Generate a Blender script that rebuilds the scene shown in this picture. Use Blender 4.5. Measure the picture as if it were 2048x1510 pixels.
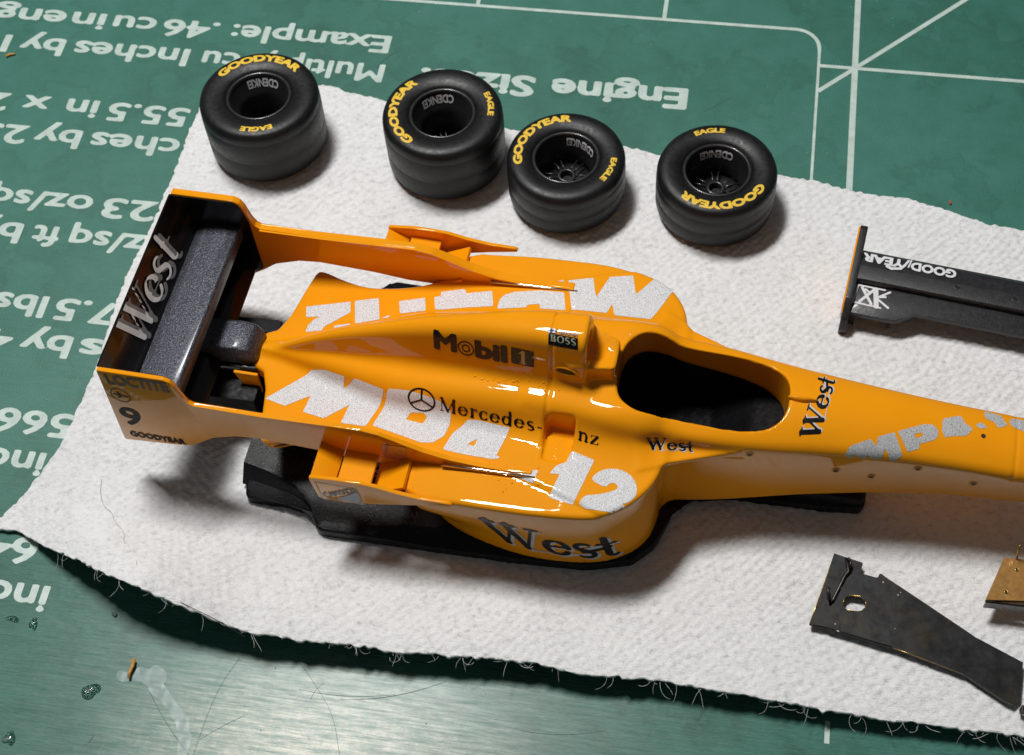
import bpy, bmesh, math, random
import numpy as np
from mathutils import Vector, Matrix
from mathutils.bvhtree import BVHTree

for o in list(bpy.data.objects):
    bpy.data.objects.remove(o)
SC = bpy.context.scene
COL = SC.collection
S = 0.1                      # everything below is written in millimetres, one Blender unit is a centimetre
random.seed(7); np.random.seed(7)

# ------------------------------------------------------------------ camera, light, exposure
cam_d = bpy.data.cameras.new('camera'); cam = bpy.data.objects.new('camera', cam_d); COL.objects.link(cam)
cam_d.sensor_fit = 'HORIZONTAL'; cam_d.sensor_width = 36.0
cam_d.lens = 36.0 * 2995.81 / 2048.0
CR = ((0.98677983, -0.10421914, 0.12411257), (0.15434915, 0.83784883, -0.52362743), (-0.04941557, 0.53586166, 0.84285846))
CP = (-15.59592126, -142.15348449, 144.45495869)
M4 = Matrix(CR).to_4x4(); M4.translation = Vector(CP) * S
cam.matrix_world = M4
cam_d.clip_start = 0.5; cam_d.clip_end = 400
cam_d.dof.use_dof = True; cam_d.dof.focus_distance = 15.6; cam_d.dof.aperture_fstop = 0.85
SC.camera = cam

W = bpy.data.worlds.new('World'); SC.world = W; W.use_nodes = True
W.node_tree.nodes['Background'].inputs[0].default_value = (0.93, 0.97, 1.0, 1)
W.node_tree.nodes['Background'].inputs[1].default_value = 0.065

def area(name, loc, target, sx, sy, power, color, spin=0.0):
    d = bpy.data.lights.new(name, 'AREA'); d.shape = 'RECTANGLE'; d.size = sx * S; d.size_y = sy * S
    d.energy = power; d.color = color
    o = bpy.data.objects.new(name, d); COL.objects.link(o)
    o.location = Vector(loc) * S
    q = (Vector(target) - Vector(loc)).to_track_quat('-Z', 'Y')
    o.rotation_euler = (q.to_matrix() @ Matrix.Rotation(spin, 3, 'Z')).to_euler()
    return o
area('desk_lamp', (-134, 37, 400), (-35, -65, 0), 95, 46, 16200, (1.0, 0.99, 0.97), 0.25)
area('desk_lamp_strip', (-85, 75, 390), (-35, -65, 0), 60, 14, 800, (1.0, 0.97, 0.92), 0.1)

SC.view_settings.view_transform = 'Standard'; SC.view_settings.look = 'None'
SC.view_settings.exposure = 0.0; SC.view_settings.gamma = 1.0
SC.cycles.max_bounces = 8

# ------------------------------------------------------------------ helpers
def empty(name, loc, rot=(0, 0, 0), label=None, cat=None, group=None):
    o = bpy.data.objects.new(name, None); COL.objects.link(o)
    o.empty_display_size = 0.3
    o.location = Vector(loc) * S; o.rotation_euler = rot
    tag(o, label, cat, group)
    return o

def tag(o, label=None, cat=None, group=None, kind=None):
    if label: o['label'] = label
    if cat: o['category'] = cat
    if group: o['group'] = group
    if kind: o['kind'] = kind
    return o

def mesh_obj(name, v, f, mat, parent=None, smooth=False, normals=None):
    v = np.asarray(v, dtype=float).reshape(-1, 3) * S
    me = bpy.data.meshes.new(name); me.from_pydata(v.tolist(), [], [list(map(int, q)) for q in f])
    me.update()
    if smooth: me.polygons.foreach_set('use_smooth', [True] * len(me.polygons))
    if normals is not None: me.normals_split_custom_set_from_vertices([tuple(n) for n in normals])
    mats = mat if isinstance(mat, (list, tuple)) else [mat]
    for m in mats: me.materials.append(m)
    o = bpy.data.objects.new(name, me); COL.objects.link(o)
    if parent: o.parent = parent
    return o

def from_bm(name, bm, mat, parent=None, smooth=False, auto=None, scale=True):
    if scale: bmesh.ops.scale(bm, vec=(S, S, S), verts=bm.verts)
    bmesh.ops.recalc_face_normals(bm, faces=bm.faces)
    me = bpy.data.meshes.new(name); bm.to_mesh(me); bm.free()
    if smooth or auto: me.polygons.foreach_set('use_smooth', [True] * len(me.polygons))
    if auto: me.set_sharp_from_angle(angle=math.radians(auto))
    me.materials.append(mat)
    o = bpy.data.objects.new(name, me); COL.objects.link(o)
    if parent: o.parent = parent
    return o

def prism(poly, a, b, to3, bevel=0.0, seg=2):
    """closed prism: 2D outline extruded between a and b; to3(u, v, w) gives the point."""
    bm = bmesh.new()
    A = [bm.verts.new(to3(u, v, a)) for u, v in poly]; B = [bm.verts.new(to3(u, v, b)) for u, v in poly]
    bm.faces.new(A); bm.faces.new(B[::-1])
    n = len(poly)
    for i in range(n): bm.faces.new((A[i], B[i], B[(i + 1) % n], A[(i + 1) % n]))
    if bevel:
        bmesh.ops.bevel(bm, geom=list(bm.edges), offset=bevel, segments=seg, affect='EDGES', profile=0.5, clamp_overlap=True)
    return bm

def chaikin(P, n=2, closed=True):
    P = [np.array(q, float) for q in P]
    for _ in range(n):
        Q = []
        m = len(P)
        rng = range(m) if closed else range(m - 1)
        if not closed: Q.append(P[0])
        for i in rng:
            a, b = P[i], P[(i + 1) % m]
            Q += [a * .75 + b * .25, a * .25 + b * .75]
        if not closed: Q.append(P[-1])
        P = Q
    return [tuple(q) for q in P]

def tube(pts, r, seg=6, r2=None):
    """tapered tube along points"""
    V = []; F = []
    pts = [Vector(p) for p in pts]; n = len(pts)
    for i, p in enumerate(pts):
        d = (pts[min(i + 1, n - 1)] - pts[max(i - 1, 0)]).normalized()
        u = d.orthogonal().normalized(); w = d.cross(u)
        rr = r if r2 is None else r + (r2 - r) * i / (n - 1)
        for k in range(seg):
            a = 2 * math.pi * k / seg
            V.append(p + (u * math.cos(a) + w * math.sin(a)) * rr)
    for i in range(n - 1):
        for k in range(seg):
            F.append((i * seg + k, i * seg + (k + 1) % seg, (i + 1) * seg + (k + 1) % seg, (i + 1) * seg + k))
    F.append(tuple(range(seg))[::-1]); F.append(tuple((n - 1) * seg + k for k in range(seg)))
    return [tuple(q) for q in V], F

# ------------------------------------------------------------------ materials
def newmat(name):
    m = bpy.data.materials.new(name); m.use_nodes = True
    return m, m.node_tree, m.node_tree.nodes['Principled BSDF']

def N(nt, typ, **kw):
    n = nt.nodes.new(typ)
    for k, v in kw.items():
        if k.startswith('i_'): n.inputs[k[2:].replace('_', ' ')].default_value = v
        else: setattr(n, k, v)
    return n

def noise(nt, scale, detail=3, rough=.55, vec=None):
    n = N(nt, 'ShaderNodeTexNoise'); n.inputs['Scale'].default_value = scale
    n.inputs['Detail'].default_value = detail; n.inputs['Roughness'].default_value = rough
    if vec is not None: nt.links.new(vec, n.inputs['Vector'])
    return n.outputs['Fac']

def ramp(nt, fac, stops):
    n = N(nt, 'ShaderNodeValToRGB'); cr = n.color_ramp
    while len(cr.elements) < len(stops): cr.elements.new(0.5)
    for e, (p, c) in zip(cr.elements, stops):
        e.position = p; e.color = (c, c, c, 1) if isinstance(c, (int, float)) else (*c, 1)
    nt.links.new(fac, n.inputs[0]); return n.outputs[0]

def objvec(nt, scale=None):
    t = N(nt, 'ShaderNodeTexCoord').outputs['Object']
    if scale:
        m = N(nt, 'ShaderNodeMapping'); m.inputs['Scale'].default_value = scale
        nt.links.new(t, m.inputs[0]); return m.outputs[0]
    return t

def bump(nt, b, h, strength, dist=0.01):
    n = N(nt, 'ShaderNodeBump'); n.inputs['Strength'].default_value = strength; n.inputs['Distance'].default_value = dist
    nt.links.new(h, n.inputs['Height']); nt.links.new(n.outputs[0], b.inputs['Normal'])

def plain(name, col, rough=.4, metal=0, coat=0, spec=.5, var=0.15, nscale=8.0, bmp=0.0, bscale=60.0, bdist=.01):
    m, nt, b = newmat(name)
    v = objvec(nt)
    f = noise(nt, nscale, 4, .6, v)
    lo = tuple(c * (1 - var) for c in col); hi = tuple(min(1, c * (1 + var)) for c in col)
    nt.links.new(ramp(nt, f, [(.3, lo), (.7, hi)]), b.inputs['Base Color'])
    r = ramp(nt, noise(nt, nscale * 2.3, 3, .6, v), [(.3, max(0, rough * .8)), (.7, min(1, rough * 1.25))])
    nt.links.new(r, b.inputs['Roughness'])
    b.inputs['Metallic'].default_value = metal; b.inputs['Coat Weight'].default_value = coat
    b.inputs['Coat Roughness'].default_value = .05
    b.inputs['Specular IOR Level'].default_value = spec
    if bmp: bump(nt, b, noise(nt, bscale, 3, .6, v), bmp, bdist)
    return m

def m_orange():
    m, nt, b = newmat('orange_lacquer')
    v = objvec(nt)
    f = noise(nt, 1.6, 3, .6, v)
    nt.links.new(ramp(nt, f, [(.3, (.85, .305, .002)), (.7, (.88, .325, .003))]), b.inputs['Base Color'])
    b.inputs['Roughness'].default_value = .5
    b.inputs['Specular IOR Level'].default_value = .04
    b.inputs['Coat Weight'].default_value = 1.0; b.inputs['Coat IOR'].default_value = 1.42
    b.inputs['Coat Roughness'].default_value = .03
    n = N(nt, 'ShaderNodeBump'); n.inputs['Strength'].default_value = .10; n.inputs['Distance'].default_value = .012
    nt.links.new(noise(nt, 5.5, 2, .5, v), n.inputs['Height'])
    nt.links.new(n.outputs[0], b.inputs['Normal']); nt.links.new(n.outputs[0], b.inputs['Coat Normal'])
    return m
ORANGE = m_orange()

def m_silver(name='silver_flake_print', lo=.45, hi=.84):
    m, nt, b = newmat(name)
    v = objvec(nt)
    f = noise(nt, 125, 2, .8, v)
    nt.links.new(ramp(nt, f, [(.34, (lo * .62, lo * .62, lo * .66)), (.47, (hi * .72, hi * .72, hi * .74)), (.58, (hi, hi, hi))]), b.inputs['Base Color'])
    b.inputs['Metallic'].default_value = 0; b.inputs['Roughness'].default_value = .5; b.inputs['Specular IOR Level'].default_value = .15
    b.inputs['Coat Weight'].default_value = .6; b.inputs['Coat Roughness'].default_value = .08
    bump(nt, b, noise(nt, 110, 1, .5, v), .25, .006)
    return m
SILVER = m_silver()
SILVER_DULL = m_silver('grey_flake_print', .14, .58)
INK = plain('black_print', (.006, .005, .005), .3, coat=.12, spec=.3, var=.2)
INK_DULL = plain('faded_dark_print', (.012, .012, .014), .45, coat=0, spec=.08, var=.3)
WHITE_INK = plain('white_print', (.72, .72, .74), .4, coat=.5, var=.12, nscale=40)
SHADE_INK = plain('silver_shadow_print', (.55, .55, .57), .35, coat=.5, var=.1)
YELLOW_INK = plain('yellow_print', (.78, .50, .03), .55, var=.16, nscale=30)
RIM_INK = plain('pale_rim_print', (.70, .72, .75), .6, var=.2, nscale=30)
BLACK_SATIN = plain('black_satin_paint', (.004, .004, .005), .30, spec=.24, var=.3, bmp=.6, bscale=62, bdist=.009)
BLACK_GLOSS = plain('black_gloss_paint', (.004, .003, .003), .2, coat=.25, var=.3)
BLACK_FLAT = plain('black_matt_paint', (.005, .005, .006), .6, spec=.3, var=.3, bmp=.4, bscale=50)
RUBBER = plain('black_rubber', (.007, .007, .008), .42, spec=.36, var=.28, nscale=9, bmp=.35, bscale=70, bdist=.006)
RIM = plain('black_rim_plastic', (.018, .018, .020), .34, coat=.3, var=.2)
BRASS = plain('bare_brass', (.62, .40, .12), .3, metal=1, var=.25, nscale=25)

def m_gunmetal():
    m, nt, b = newmat('metallic_graphite_paint')
    v = objvec(nt)
    f = noise(nt, 60, 2, .75, v)
    nt.links.new(ramp(nt, f, [(.35, (.032, .033, .042)), (.55, (.070, .073, .092)), (.74, (.20, .205, .25))]), b.inputs['Base Color'])
    b.inputs['Metallic'].default_value = .65; b.inputs['Roughness'].default_value = .42
    b.inputs['Coat Weight'].default_value = .3; b.inputs['Coat Roughness'].default_value = .15
    bump(nt, b, noise(nt, 60, 2, .6, v), .7, .014)
    return m
GUN = m_gunmetal()

# ------------------------------------------------------------------ 2D fields -> printed marks
def segdist(X, Y, a, b):
    ax, ay = a; bx, by = b; dx, dy = bx - ax, by - ay
    L = dx * dx + dy * dy + 1e-12
    t = np.clip(((X - ax) * dx + (Y - ay) * dy) / L, 0, 1)
    return np.hypot(X - ax - t * dx, Y - ay - t * dy)

def polyfield(X, Y, polys):
    """signed distance (negative inside, even-odd) to a set of closed outlines"""
    D = np.full(X.shape, 1e9); ins = np.zeros(X.shape, bool)
    for P in polys:
        n = len(P)
        for i in range(n):
            a, b = P[i], P[(i + 1) % n]
            D = np.minimum(D, segdist(X, Y, a, b))
            if a[1] != b[1]:
                c = ((a[1] > Y) != (b[1] > Y)) & (X < (b[0] - a[0]) * (Y - a[1]) / (b[1] - a[1]) + a[0])
                ins ^= c
    return np.where(ins, -D, D)

def march(F, x0, y0, h):
    """marching squares: grid field -> list of 2D points and faces covering F < 0"""
    nx, ny = F.shape
    V = []; key = {}; faces = []
    def vid(k, x, y):
        if k not in key: key[k] = len(V); V.append((x, y))
        return key[k]
    neg = F < 0
    cnt = neg[:-1, :-1].astype(int) + neg[1:, :-1] + neg[1:, 1:] + neg[:-1, 1:]
    for i, j in zip(*np.nonzero(cnt)):
        cs = ((i, j), (i + 1, j), (i + 1, j + 1), (i, j + 1)); poly = []
        for a in range(4):
            p, q = cs[a], cs[(a + 1) % 4]; fp, fq = F[p], F[q]
            if fp < 0: poly.append(vid(p, x0 + p[0] * h, y0 + p[1] * h))
            if (fp < 0) != (fq < 0):
                t = fp / (fp - fq); k = (min(p, q), max(p, q))
                poly.append(vid(k, x0 + (p[0] + (q[0] - p[0]) * t) * h, y0 + (p[1] + (q[1] - p[1]) * t) * h))
        poly = [v for n_, v in enumerate(poly) if v != poly[n_ - 1]]
        if len(poly) >= 3: faces.append(poly)
    return V, faces

def field_mesh(fn, x0, y0, x1, y1, h):
    nx = int((x1 - x0) / h) + 3; ny = int((y1 - y0) / h) + 3
    X, Y = np.meshgrid(x0 - h + np.arange(nx) * h, y0 - h + np.arange(ny) * h, indexing='ij')
    return march(fn(X, Y), x0 - h, y0 - h, h)

# glyphs drawn by hand as strokes: (polyline points, half width at start, half width at end); cap height 1
def arc(cx, cy, rx, ry, a0, a1, n=14):
    return [(cx + rx * math.cos(math.radians(a0 + (a1 - a0) * i / n)), cy + ry * math.sin(math.radians(a0 + (a1 - a0) * i / n))) for i in range(n + 1)]
T, h_ = .078, .028      # thick and hairline half widths
def ringv(cx, cy, rx, ry, a0=0, a1=360, t=T, th=h_, n=20):
    """arc whose pen is thick on the sides and thin on top and bottom"""
    P = arc(cx, cy, rx, ry, a0, a1, n); out = []
    for i in range(n):
        am = math.radians(a0 + (a1 - a0) * (i + .5) / n); w = th + (t - th) * abs(math.cos(am)) ** 1.3
        out.append((P[i:i + 2], w, w))
    return out
SERIF = {
 'W': (1.22, [([(.12, 1), (.40, .02)], T, T), ([(.40, .02), (.66, .95)], h_, h_), ([(.56, 1), (.84, .02)], T, T), ([(.84, .02), (1.12, 1)], h_, h_), ([(0, .985), (.30, .985)], h_, h_), ([(.45, .985), (.74, .985)], h_, h_), ([(.98, .985), (1.24, .985)], h_, h_)]),
 'e': (.62, ringv(.30, .33, .24, .31, 8, 325) + [([(.08, .37), (.54, .37)], h_, h_)]),
 's': (.50, [(arc(.25, .50, .17, .15, 40, 220), h_ * 1.2, T * .8), (arc(.25, .16, .18, .15, 50, -140), T * .8, h_ * 1.2), ([(.13, .40), (.38, .26)], T, T)]),
 't': (.42, [([(.20, .90), (.20, .14)], T * .8, T), (arc(.30, .13, .10, .10, 180, 320), T * .7, h_), ([(.02, .62), (.40, .62)], h_, h_)]),
 'M': (1.02, [([(.14, 1), (.14, .02)], h_, h_), ([(.14, .98), (.50, .04)], T, T), ([(.50, .04), (.86, .98)], h_, h_), ([(.86, 1), (.86, .02)], T, T), ([(0, .015), (.28, .015)], h_, h_), ([(.70, .015), (1.0, .015)], h_, h_), ([(0, .985), (.16, .985)], h_, h_), ([(.86, .985), (1.0, .985)], h_, h_)]),
 'r': (.46, [([(.14, .64), (.14, .02)], T, T), (arc(.32, .42, .16, .20, 160, 50), h_, T * .8), ([(0, .015), (.28, .015)], h_, h_), ([(.0, .63), (.14, .63)], h_, h_)]),
 'c': (.54, ringv(.29, .33, .23, .31, 45, 320)),
 'd': (.64, ringv(.27, .33, .21, .31) + [([(.49, 1), (.49, .02)], T, T), ([(.49, .015), (.62, .015)], h_, h_), ([(.36, .985), (.49, .985)], h_, h_)]),
 '-': (.36, [([(.05, .34), (.30, .34)], .035, .035)]),
 'B': (.74, [([(.14, 1), (.14, 0)], T, T)] + ringv(.34, .75, .22, .23, -90, 90) + ringv(.36, .26, .26, .25, -90, 90) + [([(0, .985), (.36, .985)], h_, h_), ([(0, .015), (.36, .015)], h_, h_), ([(.14, .51), (.36, .51)], h_, h_)]),
 'n': (.68, [([(.14, .64), (.14, .02)], T, T), (arc(.34, .42, .18, .21, 170, 0), h_, T), ([(.52, .42), (.52, .02)], T, T), ([(0, .015), (.27, .015)], h_, h_), ([(.40, .015), (.66, .015)], h_, h_), ([(0, .63), (.14, .63)], h_, h_)]),
 'z': (.54, [([(.04, .62), (.48, .62)], h_, h_), ([(.45, .60), (.07, .03)], T, T), ([(.04, .02), (.50, .02)], h_, h_), ([(.50, .02), (.50, .18)], h_, h_), ([(.04, .62), (.04, .48)], h_, h_)]),
 'O': (.86, ringv(.42, .50, .34, .48)),
 'S': (.62, [(arc(.31, .74, .21, .23, 30, 225), h_, T), (arc(.31, .26, .22, .24, 60, -150), T, h_), ([(.16, .60), (.46, .40)], T, T)]),
 '1': (.46, [([(.25, .98), (.25, 0)], .085, .085), ([(.25, .98), (.08, .80)], .04, .04), ([(.10, .02), (.40, .02)], .03, .03)]),
}
def pens(text, track=0.06):
    out = []; x = 0
    for ch in text:
        if ch == ' ': x += .4; continue
        w, st = SERIF[ch]
        for P, a, b in st: out.append(([(px + x, py) for px, py in P], a, b))
        x += w + track
    return out, x - track
def penfield(X, Y, st, fat=0.0):
    D = np.full(X.shape, 1e9)
    for P, wa, wb in st:
        n = len(P) - 1
        for i in range(n):
            a, b = P[i], P[i + 1]; w = wa + (wb - wa) * (i + .5) / n + fat
            m = (X > min(a[0], b[0]) - w - .08) & (X < max(a[0], b[0]) + w + .08)
            if not m.any(): continue
            D[m] = np.minimum(D[m], segdist(X[m], Y[m], a, b) - w)
    return D

_font_cache = {}
def font_outlines(text, spacing=1.0):
    """outlines of Blender's built-in font, as closed 2D polygons"""
    k = (text, spacing)
    if k in _font_cache: return _font_cache[k]
    cu = bpy.data.curves.new('lettering', 'FONT'); cu.body = text; cu.size = 1.0; cu.resolution_u = 3; cu.space_character = spacing
    cu.fill_mode = 'NONE'
    ob = bpy.data.objects.new('lettering', cu); COL.objects.link(ob)
    bpy.context.view_layer.update()
    me = ob.to_mesh()
    nb = {}
    for e in me.edges:
        a, b = e.vertices; nb.setdefault(a, []).append(b); nb.setdefault(b, []).append(a)
    co = [(v.co.x, v.co.y) for v in me.vertices]; seen = set(); polys = []
    for s in nb:
        if s in seen: continue
        loop = [s]; seen.add(s); cur = s
        while True:
            nx = [q for q in nb[cur] if q not in seen]
            if not nx: break
            cur = nx[0]; seen.add(cur); loop.append(cur)
        if len(loop) > 2: polys.append([co[i] for i in loop])
    ob.to_mesh_clear(); bpy.data.objects.remove(ob); bpy.data.curves.remove(cu)
    xs = [p[0] for P in polys for p in P]; x0 = min(xs)
    polys = [[(x - x0, y) for x, y in P] for P in polys]
    _font_cache[k] = (polys, max(xs) - x0)
    return _font_cache[k]

# ------------------------------------------------------------------ the car: body shell as one blended surface
# car frame: x forward, y to its left, z up, in mm, origin below the front of the air intake
def prof(xs, vs, sig=1.2):
    X = np.arange(-50, 64, .1); V = np.interp(X, xs, vs)
    if sig:
        k = np.exp(-.5 * (np.arange(-40, 41) * .1 / sig) ** 2); k /= k.sum()
        V = np.convolve(np.pad(V, 40, mode='edge'), k, mode='valid')
    return lambda x: np.interp(x, X, V)

class Tab:
    """2D signed distance to an outline, tabulated"""
    def __init__(s, poly, n=2, x0=-40, x1=56, y1=20, h=.12):
        P = chaikin(poly, n)
        s.h = h; s.x0 = x0; s.y0 = -y1
        X, Y = np.meshgrid(np.arange(x0, x1, h), np.arange(-y1, y1, h), indexing='ij')
        s.D = polyfield(X, Y, [P])
    def __call__(s, x, y):
        u = np.clip((x - s.x0) / s.h, 0, s.D.shape[0] - 2.001); v = np.clip((y - s.y0) / s.h, 0, s.D.shape[1] - 2.001)
        u, v = np.broadcast_arrays(u, v); i = u.astype(int); j = v.astype(int); a = u - i; b = v - j; D = s.D
        return (D[i, j] * (1 - a) + D[i + 1, j] * a) * (1 - b) + (D[i, j + 1] * (1 - a) + D[i + 1, j + 1] * a) * b

def smin(a, b, k):
    h = np.clip(.5 + .5 * (b - a) / k, 0, 1)
    return b + (a - b) * h - k * h * (1 - h)
def smax(a, b, k): return -smin(-a, -b, k)
def sstep(x, a, b):
    t = np.clip((x - a) / (b - a), 0, 1); return t * t * (3 - 2 * t)
def mirror(P): return P + [(x, -y) for x, y in P[::-1]]

POD_TOP = [(10.2, .01), (10.25, 7.6), (10.0, 9.4), (9.2, 11.4), (7.4, 13.5), (4.7, 14.9), (.4, 15.5), (-4.5, 15.6), (-9, 15.5)]
POD_TOP = chaikin(POD_TOP, 2, False) + [(-14.75, 15.3), (-14.9, 13.0), (-15.3, 12.0), (-17, 10.9), (-19.5, 9.9), (-22.6, 9.4), (-25.5, 9.4), (-28.3, 10.2), (-30.4, 11.1), (-31.4, 11.2), (-31.8, 10.4), (-33.2, 3.0), (-35.3, 2.0), (-35.5, .01)]
POD_BOT = [(10.1, .01), (10.15, 6.4), (10.0, 9.0), (9.4, 11.5), (7.3, 13.6), (2.8, 14.9), (-2.8, 15.1), (-7.8, 14.2), (-11.4, 12.9), (-14.1, 11.0), (-20, 8.8), (-24, 8.6), (-28, 9.4), (-31.2, 10.0), (-32.6, 3), (-35, 2), (-35.2, .01)]
COCKPIT = [(4.3, .01), (4.35, 2.2), (5.0, 3.7), (6.6, 4.75), (8.6, 4.65), (10.2, 4.25), (14, 4.35), (17, 4.25), (19.3, 3.75), (20.7, 2.8), (21.3, 1.4), (21.35, .01)]
tabTop = Tab(mirror(POD_TOP), 1); tabBot = Tab(mirror(POD_BOT), 2); tabCock = Tab(mirror(COCKPIT), 2)

p_zd = prof([-36, -33, -31, -25, -15, -5, 0, 10], [9.0, 9.1, 9.3, 10.0, 11.4, 12.5, 12.9, 12.6], 1.5)
p_zr = prof([0, 5, 10, 16, 20, 32, 44, 52], [14.9, 14.6, 14.0, 13.5, 13.1, 12.9, 12.1, 11.4])
p_zt = prof([0, 5, 10, 16, 20, 24, 32, 44, 52], [15.2, 15.2, 14.9, 14.7, 14.7, 14.7, 14.2, 13.2, 12.4])
p_zb = prof([-5, 10, 16, 24, 31, 38, 46, 52], [.9, .9, 1.4, 3.3, 4.6, 5.6, 6.1, 6.2])
p_hw = prof([-8, 0, 8, 12, 16, 20, 25, 32, 38, 44, 52], [4.6, 5.2, 5.9, 6.0, 5.8, 5.35, 4.7, 4.0, 3.75, 3.65, 3.4])
p_hb = prof([0, 10, 16, 24, 31, 38, 46, 52], [6.2, 6.6, 5.7, 4.6, 3.8, 3.2, 3.0, 2.9])
# shoulder tier beside the engine spine, and the spine with the air intake on top
p_s1 = prof([-34, -30, -27, -18, -10, -2, 4, 8], [9.4, 10.3, 11.3, 13.6, 15.0, 15.8, 15.5, 14.9])
p_t1 = prof([-34, -30, -27, -18, -10, -2, 6], [.3, 1.2, 2.0, 4.6, 5.1, 5.3, 5.2])
p_b1 = prof([-34, -30, -27, -18, -10, -2, 6], [.6, 1.8, 2.8, 5.9, 6.6, 7.2, 7.2])
p_s2 = prof([-34.5, -30, -27, -22.7, -18, -14.7, -10, -4, 1.5], [8.6, 11.8, 13.7, 15.9, 17.9, 19.1, 20.5, 21.7, 22.0], 1.0)
p_t2 = prof([-34, -27, -18, -10, -4, 1.5], [.2, .45, .75, 1.25, 1.8, 2.0])
p_b2 = prof([-34, -27, -18, -10, -4, 1.5], [.5, 1.4, 2.8, 3.5, 3.8, 3.9])

def body(x, y, z):
    x = np.asarray(x, float); y = np.asarray(y, float); z = np.asarray(z, float)
    ay = np.sqrt(y * y + 1e-6)
    # survival cell and nose
    zr, zt, zb, hw, hb = p_zr(x), p_zt(x), p_zb(x), p_hw(x), p_hb(x)
    t = (z - zb) / (zr - zb)
    side = ay - (hb + (hw - hb) * np.clip(t, -.2, 1.3))
    top = z - (zr + (zt - zr) * (1 - np.clip(ay / hw, 0, 1.2) ** 2))
    tub = smax(smax(side, top, .9), zb - z, .8)
    tub = smax(tub, -4 - x, .5); tub = smax(tub, x - 51, .5)
    # side pods and rear deck
    ys = y + .45 * sstep(x, -17, -12) * (1 - sstep(x, 4, 10))
    dt = tabTop(x, ys); db = tabBot(x, ys)
    u = sstep(z, 2.0, 9.5)
    dside = db + (dt - db) * u
    zd = p_zd(x) - .25 - .0008 * y * y
    # low step across the outer rear part of each pod
    ln = (np.array([-6.4, 11.2]), np.array([4.9, 14.9])); dd = ln[1] - ln[0]; dd = dd / np.hypot(*dd)
    sd = -(x - ln[0][0]) * dd[1] + (ay - ln[0][1]) * dd[0]
    zd = zd - .26 * sstep(sd, -.2, .25) * sstep(x, -9.5, -2.5)
    rear = sstep(x, -13.5, -18.5)
    zlow = .9 + (6.6 - .9) * sstep(-x, 13.5, 18)
    pod = smax(smax(dside, z - zd, .55), zlow - z, .5)
    # chine that runs forward from each pod into the cell
    ch = smax(smax(np.abs(z - 11.9) - .35, ay - np.interp(x, [8, 10, 17.3, 18], [9.2, 8.3, 5.6, 5.0]), .3), np.maximum(x - 17.6, 8 - x), .3)
    U = smin(tub, pod, 1.5)
    U = smin(U, ch, .8)
    # shoulder tier
    base = p_zd(x)
    s1, t1, b1 = p_s1(x), p_t1(x), p_b1(x)
    h1 = np.maximum(s1 - base, .4)
    q = (z - base) / h1
    d1 = (ay - (b1 + (t1 - b1) * np.clip(q, -.5, 1.4))) / np.sqrt(1 + ((b1 - t1) / h1) ** 2)
    d1 = smax(d1, z - (s1 - .012 * y * y), np.clip(h1 * .45, .2, 1.15))
    d1 = smax(smax(d1, x - 7.5, 1.5), 7.5 - z, .3); d1 = smax(d1, -34.6 - x, .5)
    U = smin(U, d1, np.interp(x, [-34, -28, -15, -4, 6], [.4, .6, 1.0, 1.2, 2.4]))
    # spine
    s2, t2, b2 = p_s2(x), p_t2(x), p_b2(x)
    h2 = np.maximum(s2 - base, .3)
    q = (z - base) / h2
    d2 = (ay - (b2 + (t2 - b2) * np.clip(q, -.2, 1.3))) / np.sqrt(1 + ((b2 - t2) / h2) ** 2)
    d2 = smax(d2, z - s2, np.interp(x, [-34, -25, -10, 0], [.3, .7, 1.3, 1.5]))
    d2 = smax(d2, x - (1.5 - .03 * (z - 15)), .45); d2 = smax(d2, 7.5 - z, .3); d2 = smax(d2, -34.6 - x, .4)
    U = smin(U, d2, np.interp(x, [-34, -26, -15, 0], [.3, .7, 1.1, 1.0]))
    # block behind the driver's head, hollow on top
    bl = smax(smax(ay - np.interp(x, [0, 4.2], [2.7, 1.75]), x - (4.15 + .05 * (18 - z)), .55), z - (17.7 + .12 * ay ** 2), .4)
    bl = smax(bl, 11 - z, .2); bl = smax(bl, -x, .2)
    U = smin(U, bl, .7)
    scoopd = (np.sqrt(((x - 1.9) / 1.5) ** 2 + (y / 1.35) ** 2 + ((z - 18.9) / 1.7) ** 2) - 1) * 1.3
    U = smax(U, -scoopd, .35)
    # cockpit collar swelling
    cb = (np.sqrt(((x - 6.0) / 3.0) ** 2 + ((ay - 4.8) / 1.3) ** 2 + ((z - 13.9) / 1.6) ** 2) - 1) * 1.4
    U = smin(U, cb, 1.4)
    # cockpit opening
    ck = smax(tabCock(x, y), 3.4 - z, .5)
    U = smax(U, -ck, .22)
    # cooling outlets cut in the pods
    bx = np.maximum(np.abs(x + .45) - 1.5, np.abs(ay - 8.3) - 2.1)
    rr = smax(smax(np.abs(x + .45) - 1.45, np.abs(ay - 8.0) - 2.1, .5), 11.75 + .10 * (ay - 6) - z, .35)
    U = np.where(y < 0, smax(U, -rr, .16), U)
    # panel joints
    g = .20 * np.exp(-((x + 2.05) / .13) ** 2) * sstep(z, 11.8, 12.6) * (ay < 8.6)
    g = g + .10 * np.exp(-((x - 43.6) / .16) ** 2) * sstep(z, 11.0, 11.6)
    return U + g

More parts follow.
